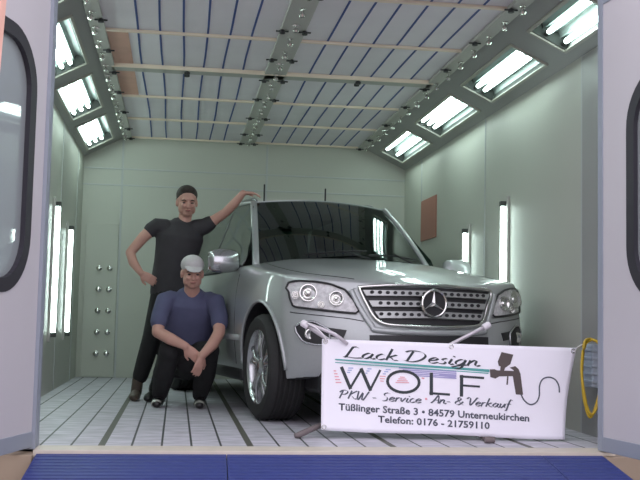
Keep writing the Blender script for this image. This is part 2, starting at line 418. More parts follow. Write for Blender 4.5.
wall_lamp(XR, 7.92, 0.62, 1.68, -1, 'bright upright tube on the right wall above the far headlight', 'upright lamps on right wall')
wall_lamp(XR, 9.02, 0.62, 1.55, -1, 'upright lit tube on the right wall showing above the bonnet, farther back', 'upright lamps on right wall')

# knob panel beside the back left corner
t = thing('knob_panel', 'pale upright wall panel with two columns of five round knobs left of the standing person', 'panel', (-0.87, YB, 0))
b = BM(); box(b, -0.19, 0.18, -0.022, -0.001, 0.005, 1.75, 0.004); obj('panel_plate', b, 'wall', t)
k0 = None
for xx in (-0.022, 0.095):
    for i in range(5):
        if k0 is None:
            b = BM(); lathe(b, [(0, 0), (0.012, 0), (0.012, -0.02), (0.03, -0.026), (0.032, -0.042), (0.022, -0.052), (0, -0.054)], 16, axis='Y')
            k0 = k = obj('round_knob', b, 'chrome', t, smooth=True, auto=0.8)
        else: k = k0.copy(); C.objects.link(k); k.parent = t
        k.location = (xx, -0.02, 0.27+0.243*i)
# red plaque on right wall
b = BM(); box(b, XR-0.012, XR-0.001, 10.22, 10.88, 1.60, 2.05, 0.003); tag(obj('wall_plaque', b, 'red_plaque'), 'faded red rectangular plaque high on the right wall near the back corner', 'plaque')

# blue ramp
t = thing('loading_ramp', 'blue ribbed metal ramp leading up to the booth sill', 'ramp', (0.815, 5.35, 0))
def ramp_pt(s, d, up=0.0):   # s across 0..1, d distance from sill
    x0, x1 = -1.50-0.07*d, 1.54+0.07*d
    return Vector((x0+(x1-x0)*s, -d, -0.012-0.235*d*1.0+up))
for nm, a, b_ in (('ramp_plate', 0.0, 0.318), ('ramp_plate', 0.3195, 0.885), ('ramp_plate', 0.8865, 1.0)):
    b = BM(); D = 0.98
    v = [b.verts.new(ramp_pt(s, d, u)) for u in (-0.02, 0) for s, d in ((a, 0), (b_, 0), (b_, D), (a, D))]
    for q in ((0, 3, 2, 1), (4, 5, 6, 7), (0, 1, 5, 4), (1, 2, 6, 5), (2, 3, 7, 6), (3, 0, 4, 7)): b.faces.new([v[i] for i in q])
    for k in range(24):   # shallow ribs
        d = 0.03+k*0.04
        v = [b.verts.new(ramp_pt(s, dd, u)) for u in (0.0, 0.003) for s, dd in ((a+0.003, d), (b_-0.003, d), (b_-0.003, d+0.012), (a+0.003, d+0.012))]
        for q in ((4, 5, 6, 7), (0, 1, 5, 4), (1, 2, 6, 5), (2, 3, 7, 6), (3, 0, 4, 7)): b.faces.new([v[i] for i in q])
    obj(nm, b, 'blue', t)

b = BM(); v = [b.verts.new(ramp_pt(s, d, u)) for u in (-0.04, -0.021) for s, d in ((0, 0.0), (1, 0.0), (1, 0.9), (0, 0.9))]
for q in ((0, 3, 2, 1), (4, 5, 6, 7), (0, 1, 5, 4), (1, 2, 6, 5), (2, 3, 7, 6), (3, 0, 4, 7)): b.faces.new([v[i] for i in q])
obj('ramp_backing', b, 'black', t)  # black plate added underneath so the joints between ramp plates stay dark

# ---------------------------------------------------------------- door leaves
def door(side):
    if side < 0: P, d = Vector((-0.725, 5.49, 0)), Vector((-0.283, -0.959, 0)).normalized(); nm = 'door_1'
    else: P, d = Vector((2.375, 5.40, 0)), Vector((0.147, -0.989, 0)).normalized(); nm = 'door_2'
    Wd = 1.50; Z0, Z1 = 0.012, 2.62
    root = bpy.data.objects.new(nm, None); C.objects.link(root); root['kind'] = 'structure'
    zz = Vector((0, 0, 1)); n = d.cross(zz)
    if n.x*side > 0: n = -n          # n points to the opening side
    mt = Matrix(((d.x, 0, n.x, P.x), (d.y, 0, n.y, P.y), (0, 1, 0, 0), (0, 0, 0, 1))); root.matrix_world = mt   # local x along leaf, y up, z towards opening
    hole = rrect(0.20 if side < 0 else 0.285, 1.25, 0.80 if side < 0 else 0.83, 2.13 if side < 0 else 2.07, 0.30, 10)
    def ring(outer, inner, z0, z1):
        b = BM(); n_ = len(inner)
        vo = [[b.verts.new((x, y, z)) for x, y in outer] for z in (z0, z1)]; vi = [[b.verts.new((x, y, z)) for x, y in inner] for z in (z0, z1)]
        for k in range(n_):
            j = (k+1) % n_
            b.faces.new((vo[1][k], vo[1][j], vi[1][j], vi[1][k])); b.faces.new((vo[0][j], vo[0][k], vi[0][k], vi[0][j]))
            b.faces.new((vo[0][k], vo[0][j], vo[1][j], vo[1][k])); b.faces.new((vi[0][j], vi[0][k], vi[1][k], vi[1][j]))
        return b
    cx, cy = 0.5*(min(p[0] for p in hole)+max(p[0] for p in hole)), 0.5*(Z0+Z1)
    fx0, fx1, fz0, fz1 = 0.05, Wd-0.05, Z0+0.08, Z1-0.08
    outer = []
    for x, y in hole:      # map hole outline onto rectangle (ray from hole centre)
        hx, hy = cx, 1.45
        dx, dy = x-hx, y-hy; t_ = min(((fx1-hx)/dx if dx > 0 else (fx0-hx)/dx) if abs(dx) > 1e-6 else 9e9, ((fz1-hy)/dy if dy > 0 else (fz0-hy)/dy) if abs(dy) > 1e-6 else 9e9)
        outer.append((hx+dx*t_, hy+dy*t_))
    # add true corners by snapping nearest
    for c_ in ((fx0, fz0), (fx0, fz1), (fx1, fz0), (fx1, fz1)):
        k = min(range(len(outer)), key=lambda i: (outer[i][0]-c_[0])**2+(outer[i][1]-c_[1])**2); outer[k] = c_
    obj('door_panel', ring(outer, hole, -0.022, 0.022), 'doorpanel', root)
    b = BM()
    for a in ((0, fx0, Z0, Z1), (fx1, Wd, Z0, Z1), (fx0, fx1, Z0, fz0), (fx0, fx1, fz1, Z1)): box(b, a[0], a[1], a[2], a[3], -0.028, 0.028, 0.003)
    obj('door_frame', b, 'doorframe', root)
    cxh = sum(p[0] for p in hole)/len(hole); cyh = sum(p[1] for p in hole)/len(hole)
    def inset(pp, k):
        x0, x1 = min(p[0] for p in pp), max(p[0] for p in pp); y0, y1 = min(p[1] for p in pp), max(p[1] for p in pp)
        return rrect(x0+k, x1-k, y0+k, y1-k, max(0.30-k, 0.02), 10)
    obj('window_seal', ring(hole, inset(hole, 0.07), -0.03, 0.030), 'seal', root)
    b = BM(); prism(b, inset(hole, 0.065), -0.004, 0.004); obj('window_pane', b, 'pane', root)
door(-1); door(1)
# grey interior handle bar is out of frame

# ---------------------------------------------------------------- banner
TL, TR, BL, BR = Vector((0.873, 6.02, 0.588)), Vector((2.435, 5.90, 0.566)), Vector((0.876, 6.0, 0.047)), Vector((2.354, 5.87, 0.012))
def px2st(x, y):
    # invert bilinear on the outline TL(322,339) TR(577,348) BL(321,430) BR(566,440)
    s = (x-322)/255.0; t_ = 0.5
    for _ in range(12):
        xl = 322-1*t_; xr = 577-11*t_; s = (x-xl)/(xr-xl)
        yt = 339+9*s; yb = 430+10*s; t_ = (y-yt)/(yb-yt)
    return s, t_
def ban(s, t_, off=0.0):
    p = TL.lerp(TR, s).lerp(BL.lerp(BR, s), t_)
    # gentle waves, right edge curls back
    q = 0.010*sin(s*7.0+t_*1.5) * (1-0.4*t_) + 0.05*max(0, s-0.86)**1.5*(t_)*4
    q += -0.006*sin(t_*5)*s
    n = Vector((-0.077, -1, -0.04)).normalized()
    return p + n*(off - q)
bt = thing('vinyl_banner', 'white vinyl banner with WOLF lettering stretched in front of the silver car', 'banner', (1.65, 5.94, 0.0))
def in_banner(o):
    o.parent = bt; o.matrix_parent_inverse = Matrix.Translation((-1.65, -5.94, 0.0)); return o
b = BM(); NX, NY = 64, 22; G = {}
for k, off in ((0, 0.0), (1, -0.0015)):
    for i in range(NX+1):
        for j in range(NY+1):
            s, t_ = i/NX, j/NY
            G[k, i, j] = b.verts.new(ban(s + 0.012*sin(PI*t_)*(-1 if s > .5 else 0)*s, t_ + 0.008*sin(PI*s*3)*(t_), off))
for i in range(NX):
    for j in range(NY):
        b.faces.new([G[0, i, j], G[0, i, j+1], G[0, i+1, j+1], G[0, i+1, j]]); b.faces.new([G[1, i, j], G[1, i+1, j], G[1, i+1, j+1], G[1, i, j+1]])
for i in range(NX):
    for j in (0, NY): b.faces.new([G[0, i, j], G[0, i+1, j], G[1, i+1, j], G[1, i, j]])
for j in range(NY):
    for i in (0, NX): b.faces.new([G[0, i, j], G[1, i, j], G[1, i, j+1], G[0, i, j+1]])
in_banner(obj('banner_sheet', b, 'banner', smooth=True))
OFF = 0.0022
def on_ban(x, y, off=OFF):
    s, t_ = px2st(x, y); return ban(s, t_, off)
def px_mesh(name, bmx, m):
    """bmx holds verts in px coords (x, y) with z 0/1 for back/front"""
    for v in bmx.verts: v.co = on_ban(v.co.x, v.co.y, 0.0005 + OFF*v.co.z)
    return in_banner(obj(name, bmx, m))
def poly_px(bmx, pts): prism(bmx, pts, 0, 1)
def stroke_px(bmx, pts, wpx, nib=None):
    """polyline with constant width (round joints) or broad nib vector"""
    if nib is None:
        for a, c_ in zip(pts[:-1], pts[1:]):
            dx, dy = c_[0]-a[0], c_[1]-a[1]; L = max(1e-6, sqrt(dx*dx+dy*dy)); nx, ny = -dy/L*wpx/2, dx/L*wpx/2; ex, ey = dx/L*wpx*.3, dy/L*wpx*.3
            poly_px(bmx, [(a[0]+nx-ex, a[1]+ny-ey), (c_[0]+nx+ex, c_[1]+ny+ey), (c_[0]-nx+ex, c_[1]-ny+ey), (a[0]-nx-ex, a[1]-ny-ey)])
    else:
        nx, ny = nib
        for a, c_ in zip(pts[:-1], pts[1:]):
            dx, dy = c_[0]-a[0], c_[1]-a[1]
            if abs(dx*ny-dy*nx) < 1e-3: nx2, ny2 = nx+0.1, ny-0.15
            else: nx2, ny2 = nx, ny
            poly_px(bmx, [(a[0]-nx2, a[1]-ny2), (a[0]+nx2, a[1]+ny2), (c_[0]+nx2, c_[1]+ny2), (c_[0]-nx2, c_[1]-ny2)])
def sm2(pts, n=5): return [(v.x, v.y) for v in spline([(x, y, 0) for x, y in pts], n)]
def font_px(name, text, x0, x1, yb0, yb1, capx, m, shear=0.0, bold=0.0):
    cu = bpy.data.curves.new('tmp', 'FONT'); cu.body = text; cu.size = 1; cu.resolution_u = 2; cu.shear = shear; cu.offset = bold; cu.fill_mode = 'FRONT'; cu.extrude = 0
    o = bpy.data.objects.new('tmp', cu); C.objects.link(o)
    dg = bpy.context.evaluated_depsgraph_get(); me = bpy.data.meshes.new_from_object(o.evaluated_get(dg)); bpy.data.objects.remove(o); bpy.data.curves.remove(cu)
    b = BM(); b.from_mesh(me); bpy.data.meshes.remove(me)
    bmesh.ops.remove_doubles(b, verts=b.verts[:], dist=1e-5)
    mx0 = min(v.co.x for v in b.verts); mx1 = max(v.co.x for v in b.verts); cap = 0.70
    r = bmesh.ops.extrude_face_region(b, geom=b.faces[:])
    for v in [g for g in r['geom'] if isinstance(g, bmesh.types.BMVert)]: v.co.z = 1
    for v in b.verts:
        q = (v.co.x-mx0)/(mx1-mx0); v.co = Vector((x0+q*(x1-x0), yb0+(yb1-yb0)*q - v.co.y/cap*capx, v.co.z))
    return px_mesh(name, b, m)
# hand-drawn brush alphabet, unit cap height 1, y up
A_ = {
 'L': ([[(.35, .95), (.30, .80), (.12, .12), (.02, .02), (.15, .06), (.45, .0), (.75, .05)], [(.35, .95), (.5, .98), (.55, .9)]], .72),
 'a': ([[(.42, .42), (.28, .5), (.08, .3), (.05, .08), (.2, .02), (.38, .25), (.44, .44)], [(.44, .46), (.36, .12), (.44, .0), (.55, .08)]], .55),
 'c': ([[(.36, .42), (.26, .5), (.08, .32), (.06, .08), (.2, .0), (.4, .12)]], .42),
 'k': ([[(.22, 1.0), (.02, 0)], [(.42, .5), (.12, .26), (.22, .24), (.30, .04), (.48, .04)]], .50),
 'D': ([[(.30, .92), (.08, .02)], [(.0, .82), (.2, .96), (.6, .92), (.8, .6), (.62, .2), (.3, .0), (.0, .06)]], .92),
 'e': ([[(.08, .22), (.30, .30), (.38, .44), (.26, .5), (.08, .34), (.05, .1), (.18, .0), (.4, .12)]], .42),
 's': ([[(.32, .5), (.18, .44), (.14, .34), (.28, .18), (.2, .02), (.0, .04)]], .38),
 'i': ([[(.14, .48), (.04, .08), (.12, .0), (.22, .08)], [(.2, .68), (.23, .74)]], .24),
 'g': ([[(.42, .42), (.28, .5), (.08, .3), (.08, .06), (.24, .04), (.42, .3), (.44, .46), (.32, -.15), (.12, -.34), (-.06, -.22), (.15, -.08), (.52, .06)]], .54),
 'n': ([[(.10, .48), (.0, .0)], [(.04, .2), (.22, .46), (.34, .46), (.30, .1), (.38, .0), (.5, .1)]], .52),
 'P': ([[(.22, .9), (.02, .0)], [(.0, .7), (.18, .95), (.48, .95), (.54, .72), (.38, .5), (.16, .48)]], .56),
 'K': ([[(.26, .95), (.06, .0)], [(.62, .95), (.18, .5), (.34, .3), (.5, .0), (.62, .06)]], .62),
 'W': ([[(.12, .95), (.06, .1), (.16, .0), (.42, .8), (.38, .05), (.5, .0), (.82, .95)]], .84),
 'S': ([[(.58, .85), (.44, .96), (.22, .84), (.22, .62), (.42, .42), (.40, .1), (.18, .0), (.0, .12)]], .56),
 'r': ([[(.12, .48), (.02, .0)], [(.06, .24), (.2, .46), (.36, .46)]], .36),
 'v': ([[(.04, .48), (.08, .04), (.3, .4), (.36, .5)]], .38),
 'A': ([[(.0, .0), (.2, .3), (.5, .95), (.52, .0)], [(.16, .36), (.56, .38)]], .62),
 'V': ([[(-.05, .78), (.1, .95), (.22, .8), (.22, .04), (.5, .5), (.7, .95), (.8, .9)]], .62),
 'u': ([[(.08, .48), (.02, .08), (.14, .0), (.36, .4)], [(.4, .48), (.34, .08), (.46, .02)]], .48),
 'f': ([[(.42, .9), (.32, 1.0), (.2, .7), (.06, -.2), (-.06, -.3)], [(.02, .46), (.34, .48)]], .36),
 '&': ([[(.62, .4), (.3, .0), (.05, .12), (.1, .35), (.42, .62), (.36, .85), (.2, .75), (.3, .4), (.62, .02)]], .66),
 '-': ([[(.02, .26), (.26, .28)]], .34), ' ': ([], .26), '.': ([[(.04, .30), (.10, .36)]], .22)}
def brush(name, text, x0, x1, yb0, yb1, cap, m, nib, n=4):
    b = BM(); adv = sum(A_[c_][1] for c_ in text); k = (x1-x0)/adv; x = 0
    for c_ in text:
        st, w_ = A_[c_]
        for pl in st:
            pp = sm2([((x+px_)*k + 0.12*cap*py_, py_*cap) for px_, py_ in pl], n) if len(pl) > 2 else [((x+px_)*k+0.12*cap*py_, py_*cap) for px_, py_ in pl]
            pp = [(x0+u_, yb0+(yb1-yb0)*(u_/(x1-x0)) - v_) for u_, v_ in pp]
            stroke_px(b, pp, 1, nib=nib)
        x += w_
    return px_mesh(name, b, m)
brush('brush_lettering', 'Lack Design', 343, 479, 357.5, 366.5, 11.5, 'ink', (1.05, 0.52))
b = BM(); poly_px(b, [(335, 359.0), (335, 360.2), (488, 372.2), (488, 369.4)]); poly_px(b, [(335, 362.2), (335, 363.0), (487, 373.8), (487, 372.8)]); px_mesh('teal_line', b, 'ink_teal')
b = BM()
for k in range(5): poly_px(b, [(398+4*k, 367.6+1.9*k), (398+4*k, 368.6+1.9*k), (455, 372.2+1.7*k), (455, 371.0+1.7*k)])
poly_px(b, [(440, 373.6), (455, 374.6), (454, 378.0), (436, 375.8)])
px_mesh('violet_shading', b, 'ink_violet')
b = BM()
for k in range(3):
    for xx, wd in ((348-k*.6, 5), (367-k, 4), (385-k*1.4, 5)): poly_px(b, [(xx, 367.8+k*2.2+(xx-348)*.04), (xx+wd-k, 367.9+k*2.2+(xx-348)*.04), (xx+wd-k, 368.9+k*2.2+(xx-348)*.04), (xx, 368.8+k*2.2+(xx-348)*.04)])
px_mesh('blue_dashes', b, 'ink_blue')
b = BM()
for k in range(5): poly_px(b, [(333.5+k*.5, 370.6+k*2.9), (336+k*1.3, 370.7+k*2.9), (336+k*1.3, 371.7+k*2.9), (333.5+k*.5, 371.6+k*2.9)])
for k in range(3): poly_px(b, [(379+k*.3, 376+k*2.4), (385-k, 376.3+k*2.4), (385-k, 377.1+k*2.4), (379+k*.3, 376.8+k*2.4)])
for k in range(4): poly_px(b, [(399-k*1.4, 376.8+k*1.8), (404+k*1.4, 377.1+k*1.8), (404+k*1.4, 377.9+k*1.8), (399-k*1.4, 377.6+k*1.8)])
poly_px(b, [(420.5, 377.5), (423.5, 377.8), (423, 379.2), (421, 379)])
poly_px(b, [(424, 398), (426, 398), (426.3, 400), (424.2, 400)])
px_mesh('red_dashes', b, 'ink_red')
b = BM(); LW = 2.6
W_l = [(341, 367.8), (348.5, 388.2), (360.5, 370.0), (369, 390.2), (379.5, 371.2)]
stroke_px(b, [(341.5, 368), (350, 388.5)], 3.2); stroke_px(b, [(350, 388.3), (361, 369.5)], 2.2); stroke_px(b, [(361, 369.5), (369.8, 390.2)], 3.2); stroke_px(b, [(369.8, 390), (379.5, 370.8)], 2.2)
el = [(402.5+15.6*cos(2*PI*k/28), 382.0+10.6*sin(2*PI*k/28)+0.035*15.6*cos(2*PI*k/28)) for k in range(29)]; stroke_px(b, el, 2.7)
stroke_px(b, [(430.2, 373.8), (430.2, 394.2)], 3.3); stroke_px(b, [(429, 393.2), (448, 394.6)], 2.2)
stroke_px(b, [(460.2, 376), (460.2, 395.6)], 3.3); stroke_px(b, [(459, 376.4), (482, 378.0)], 2.2); stroke_px(b, [(460, 385.4), (478, 386.6)], 2.0)
px_mesh('name_lettering', b, 'ink')
brush('brush_lettering', 'PKW - Service ', 339, 424, 398.5, 403.5, 8.6, 'ink_grey', (0.68, 0.38), 3)
brush('brush_lettering', 'An- & Verkauf', 430, 510, 403.0, 408.5, 8.6, 'ink_grey', (0.68, 0.38), 3)
font_px('address_lettering', 'Tüßlinger Straße 3 • 84579 Unterneukirchen', 338.5, 529, 410.2, 421.6, 6.8, 'ink_grey', bold=0.02)
font_px('phone_lettering', 'Telefon: 0176 - 21759110', 377.5, 489, 422.2, 429.0, 6.6, 'ink_grey', bold=0.02)
b = BM()
poly_px(b, [(500.2, 352), (512, 354.6), (509, 364.2), (503.5, 368), (497.4, 365.8), (496.4, 361.5)])
poly_px(b, [(499.4, 366), (504, 367.4), (502.6, 371), (498.8, 370.4)])
poly_px(b, [(488.4, 369.4), (493, 369.2), (496, 370.4), (513, 371.0), (513, 376.2), (498, 376.4), (494, 378.6), (489, 377)])
poly_px(b, [(508.5, 367.6), (514, 366.2), (517.5, 369.2), (519.4, 374), (522.4, 395), (515, 394.6), (511.4, 375), (512.6, 370.4)])
stroke_px(b, [(506.6, 376.2), (506.0, 384.4)], 1.4)
px_mesh('spray_gun_picture', b, 'ink_brown')
b = BM(); stroke_px(b, sm2([(520.5, 395), (524, 401), (530, 404.8), (536, 402.5), (538.8, 396), (539, 386), (542, 379.5), (548.5, 377.4), (555, 380), (558.6, 386), (559.4, 392.5)], 6), 1.3); px_mesh('air_hose_picture', b, 'ink_grey')
# eyelets
for nm, (x, y) in (('eyelet', (325.5, 341.5)), ('eyelet', (573, 351)), ('eyelet', (324, 427)), ('eyelet', (450, 346.5))):
    p = on_ban(x, y, 0.003); b = BM(); tube(b, [p + Vector((0.012*cos(a), 0, 0.012*sin(a))) for a in [2*PI*k/16 for k in range(16)]], 0.0035, 6, up=Vector((0, 1, 0)), closed=True)
    in_banner(obj(nm, b, 'chrome', smooth=True))

# folding X stand behind the banner
st = thing('banner_stand', 'pale crossed tube stand holding the banner up from behind, its capped ends showing', 'stand', (1.3, 5.98, 0))
def in_st(o): o.parent = st; o.matrix_parent_inverse = Matrix.Translation((-1.3, -5.98, 0)); return o
a1, b1 = Vector((0.770, 6.075, 0.676)), Vector((1.833, 5.80, 0.028)); a2, b2 = Vector((1.912, 6.05, 0.690)), Vector((0.729, 5.93, 0.028))
b2r = Vector((0.735, 5.90, 0.026))
def offpt(a, c_, t_, dy=0.0): v = a.lerp(c_, t_); v.y += dy; return v
b = BM(); tube(b, [a1, offpt(a1, b1, .12, 0.06), offpt(a1, b1, .5, 0.12), Vector((1.845, 6.0, 0.05)), Vector((1.86, 5.98, 0.016))], 0.0125, 10); in_st(obj('stand_tube', b, 'pole', smooth=True))
b = BM(); tube(b, [a2, offpt(a2, b2, .12, 0.05), offpt(a2, b2, .5, 0.17), b2 + Vector((0.30, 0.16, 0.18)), Vector((0.93, 6.07, 0.085))], 0.0125, 10); in_st(obj('stand_tube', b, 'pole', smooth=True))
for q, dr in ((a1, a1-b1), (a2, a2-b2)):
    d = dr.normalized(); b = BM(); tube(b, [q-d*0.03, q-d*0.028, q+d*0.012, q+d*0.02, q+d*0.024], [0.016, 0.022, 0.022, 0.017, 0.006], 14); in_st(obj('tube_cap', b, 'pole_cap', smooth=True, auto=0.8))
b = BM(); tube(b, [Vector((0.715, 5.955, 0.018)), Vector((0.74, 5.965, 0.022)), Vector((0.825, 6.03, 0.05)), Vector((0.93, 6.09, 0.085))], [0.014, 0.019, 0.018, 0.014], 12); in_st(obj('stand_foot', b, 'foot', smooth=True))
b = BM(); tube(b, [Vector((1.845, 5.775, 0.013)), Vector((1.85, 5.86, 0.012)), Vector((1.86, 5.98, 0.012))], [0.012, 0.010, 0.010], 12)
lathe(b, [(0, -0.03), (0.018, -0.03), (0.02, 0), (0.018, 0.03), (0, 0.03)], 14, axis='X', mtx=Matrix.Translation((1.845, 5.775, 0.022))); in_st(obj('stand_foot', b, 'foot', smooth=True, auto=0.7))
# hook arms from the cap to banner corner
b = BM(); tube(b, spline([a1+Vector((0.01, -0.02, 0.005)), Vector((0.83, 6.00, 0.655)), Vector((0.885, 5.995, 0.60)), on_ban(325.5, 341.5, 0.006)], 5), 0.006, 8); in_st(obj('hook_cord', b, 'pole_cap', smooth=True))
b = BM(); tube(b, spline([a1+Vector((0.02, -0.01, 0.0)), Vector((0.93, 5.99, 0.625)), on_ban(347, 344, 0.008)], 6), 0.011, 8); in_st(obj('hook_arm', b, 'pole', smooth=True))

# wall box and yellow hose on the right
t = thing('ribbed_box', 'grey-blue ribbed box on the right wall behind the door edge', 'box', (2.61, 6.02, 0.32))
b = BM(); box(b, -0.055, 0.06, -0.07, 0.07, 0, 0.27, 0.012); obj('box_case', b, 'boxgrey', t)
b = BM()
for k in range(5): box(b, -0.062, 0.058, -0.078, 0.078, 0.03+k*0.048, 0.048+k*0.048, 0.004)
obj('box_rib', b, 'boxgrey', t)
b = BM()
for k in range(2): tube(b, spline([(2.565-.02*k, 5.96, 0.615+.008*k), (2.50-.015*k, 5.93-.02*k, 0.585+.01*k), (2.475-.01*k, 5.92-.02*k, 0.42), (2.49, 5.915-.02*k, 0.24), (2.525, 5.915-.02*k, 0.145+.02*k), (2.565, 5.915-.02*k, 0.22), (2.60, 5.915-.02*k, 0.38), (2.60, 5.915-.02*k, 0.54), (2.58, 5.925-.02*k, 0.60), (2.565-.02*k, 5.96, 0.615+.008*k)], 6), 0.0085, 8)
tube(b, spline([(2.61, 5.91, 0.36), (2.585, 5.91, 0.2), (2.58, 5.91, 0.01)], 5), 0.007, 8)
tag(obj('yellow_hose', b, 'yellow', smooth=True), 'yellow looped hose hanging beside the ribbed box at the right door edge', 'hose')
b = BM(); tube(b, spline([on_ban(574, 351, 0.004), (2.46, 5.93, 0.575), (2.52, 5.94, 0.60), (2.56, 5.95, 0.61)], 6), 0.005, 6); tag(obj('white_cord', b, 'string', smooth=True), 'short white cord tying the upper right banner corner to the hose', 'cord')

# salmon post in the near left foreground
b = BM()
prism(b, [(-0.62, 3.06), (-0.54, 3.06), (-0.54, 2.98), (-0.62, 2.98)], -0.25, 2.2, fn=lambda v: Vector((v.x-0.012+0.040*(v.z-1.28), v.y, v.z)))
tag(obj('slanted_post', b, 'salmon'), 'salmon slanted post edge at the extreme upper left of the picture', 'post')

# ---------------------------------------------------------------- the car
PHI = 0.20764
car = thing('parked_car', 'silver grey off-road car parked nose first inside the spray booth behind the banner', 'car', (1.66382, 6.3983, 0), (0, 0, PHI))
def lerp_tab(tab, x):
    if x <= tab[0][0]: return tab[0][1]
    for (a, fa), (b_, fb) in zip(tab[:-1], tab[1:]):
        if x <= b_:
            q = (x-a)/(b_-a); q = q; return fa+(fb-fa)*q
    return tab[-1][1]
TOPC = [(0, .925), (.10, .955), (.25, 1.005), (.45, 1.055), (.75, 1.11), (1.05, 1.155), (1.35, 1.19), (1.6, 1.19), (2.2, 1.16), (3.5, 1.17), (4.4, 1.17), (4.78, 1.10)]
WID = [(0.0, .80), (.25, .865), (.45, .905), (.75, .94), (1.2, .945), (1.8, .935), (3.0, .94), (3.9, .94), (4.4, .90), (4.78, .82)]
HW = [(.25, .955), (.40, .975), (.55, .995), (.70, 1.0), (.85, .995), (1.0, .975), (1.1, .94), (1.2, .90)]
def top_at(a, v):
    drop = 0.035 + 0.055*min(1, v/1.0)
    # power-dome ridges
    r = 0.010*math.exp(-((abs(a)-0.60)/0.10)**2)*min(1, v/0.5) if v < 1.5 else 0
    return lerp_tab(TOPC, v) - drop*abs(a)**2.4 + r
def front_v(a, z):
    prof = lerp_tab([(.25, .10), (.38, .03), (.52, 0.0), (.66, .012), (.70, .035), (.95, .085), (1.05, .15)], z)
    return prof + 0.13*a*a + 0.24*abs(a)**5
av = [-1, -.955, -.88, -.76, -.64, -.5, -.34, -.17, 0, .17, .34, .5, .64, .76, .88, .955, 1]
bv = [0, .012, .035, .07, .11, .15, .19, .23, .27, .32, .38, .45, .53, .61, .69, .77, .84, .90, .95, .985, 1.0]
cv = [0, .04, .12, .20, .30, .42, .55, .68, .80, .90, .96, 1.0]
LEN = 4.78; Z0 = 0.30
bm = BM()
def body_pt(a, b_, c_):
    # first guess v
    z = Z0; 
    for _ in range(2):
        vf = front_v(a, z); vr = LEN - 0.10*abs(a)**3 - (0.06 if z < .5 else 0) 
        v = vf + b_*(vr-vf); zt = top_at(a, v); z = Z0 + c_*(zt-Z0)
    if c_ == 0: z = Z0 + (0.09*max(0, 1-v/0.45)) 
    u = a*lerp_tab(WID, v)*lerp_tab(HW, z)
    if v > 1.3 and z > 1.0: u *= 1-0.00*(z-1)
    return Vector((u, v, z))
vc = {}
na, nb, nc = len(av), len(bv), len(cv)
for i in range(na):
    for j in range(nb):
        for k in range(nc):
            if i in (0, na-1) or j in (0, nb-1) or k in (0, nc-1): vc[i, j, k] = bm.verts.new(body_pt(av[i], bv[j], cv[k]))
def qd(*ks): bm.faces.new([vc[k] for k in ks])
for j in range(nb-1):
    for k in range(nc-1):
        for i in (0, na-1): qd((i, j, k), (i, j+1, k), (i, j+1, k+1), (i, j, k+1))
for i in range(na-1):
    for k in range(nc-1):
        for j in (0, nb-1): qd((i, j, k), (i+1, j, k), (i+1, j, k+1), (i, j, k+1))
    for j in range(nb-1):
        for k in (0, nc-1): qd((i, j, k), (i+1, j, k), (i+1, j+1, k), (i, j+1, k))
body = obj('car_body', bm, ['paint', 'trim_dark'], car, smooth=True)
ms = body.modifiers.new('s', 'SUBSURF'); ms.levels = 2; ms.render_levels = 2
evaluate(body)
WH = [(-0.83, 0.86), (0.83, 0.86), (-0.83, 3.775), (0.83, 3.775)]; ARCH = 0.435
cut = BM()
for wx, wy in WH:
    s_ = 1 if wx > 0 else -1
    lathe(cut, [(0, 0), (ARCH, 0), (ARCH, 0.6), (0, 0.6)], 64, axis='X', mtx=Matrix.Translation((0.60 if s_ > 0 else -1.2, wy, 0.385)))
# windscreen/cabin floor pocket so the cabin is hollow
box(cut, -0.70, 0.70, 1.75, 4.2, 0.62, 1.6)
cuto = obj('cut', cut, None)
cuto.parent = car
mb = body.modifiers.new('b', 'BOOLEAN'); mb.object = cuto; mb.solver = 'EXACT'; mb.operation = 'DIFFERENCE'
evaluate(body); bpy.data.objects.remove(cuto)
me = body.data
while len(me.materials) < 2: me.materials.append(M['trim_dark'])
for p in me.polygons:
    c_ = p.center; p.use_smooth = True; p.material_index = 0
    for wx, wy in WH:
        r = sqrt((c_.y-wy)**2+(c_.z-0.385)**2)
        if r < ARCH-0.0008 + 0.003 and (abs(abs(r)-ARCH) < 0.004 and abs(p.normal.x) < 0.3 or r < ARCH-0.004 and abs(c_.x) < 0.65): p.material_index = 1; p.use_smooth = False
    if abs(c_.x) < 0.705 and 1.74 < c_.y < 4.21 and c_.z < 1.1 and c_.z > .6 and (abs(p.normal.z) > .9 and abs(c_.z-.62) < .01 or abs(abs(c_.x)-.70) < .004 or abs(c_.y-1.75) < .004): p.material_index = 1
    if p.normal.z < -0.7 and c_.z < 0.45: p.material_index = 1
bmx = bmesh.new(); bmx.from_mesh(me)
for e in bmx.edges:
    if len(e.link_faces) == 2 and e.calc_face_angle(0) > 0.6: e.smooth = False
bmx.to_mesh(me); bmx.free()
bmx = bmesh.new(); bmx.from_mesh(me); BVH = BVHTree.FromBMesh(bmx); bmx.free()
def hit_front(u, z, off=0.0):
    h = BVH.ray_cast(Vector((u, -1.0, z)), Vector((0, 1, 0)))
    if h[0] is None: h = (Vector((u, 0.5, z)), Vector((0, -1, 0)))
    n = h[1] if h[1].y < 0 else -h[1]
    return h[0] + n*off
def hit_top(u, v, off=0.0):
    h = BVH.ray_cast(Vector((u, v, 3.0)), Vector((0, 0, -1)))
    return h[0] + Vector((0, 0, off))
def hit_side(v, z, s, off=0.0):
    h = BVH.ray_cast(Vector((2.0*s, v, z)), Vector((-s, 0, 0)))
    if h[0] is None: return Vector((s*.94, v, z))
    return h[0] + Vector((s*off, 0, 0))
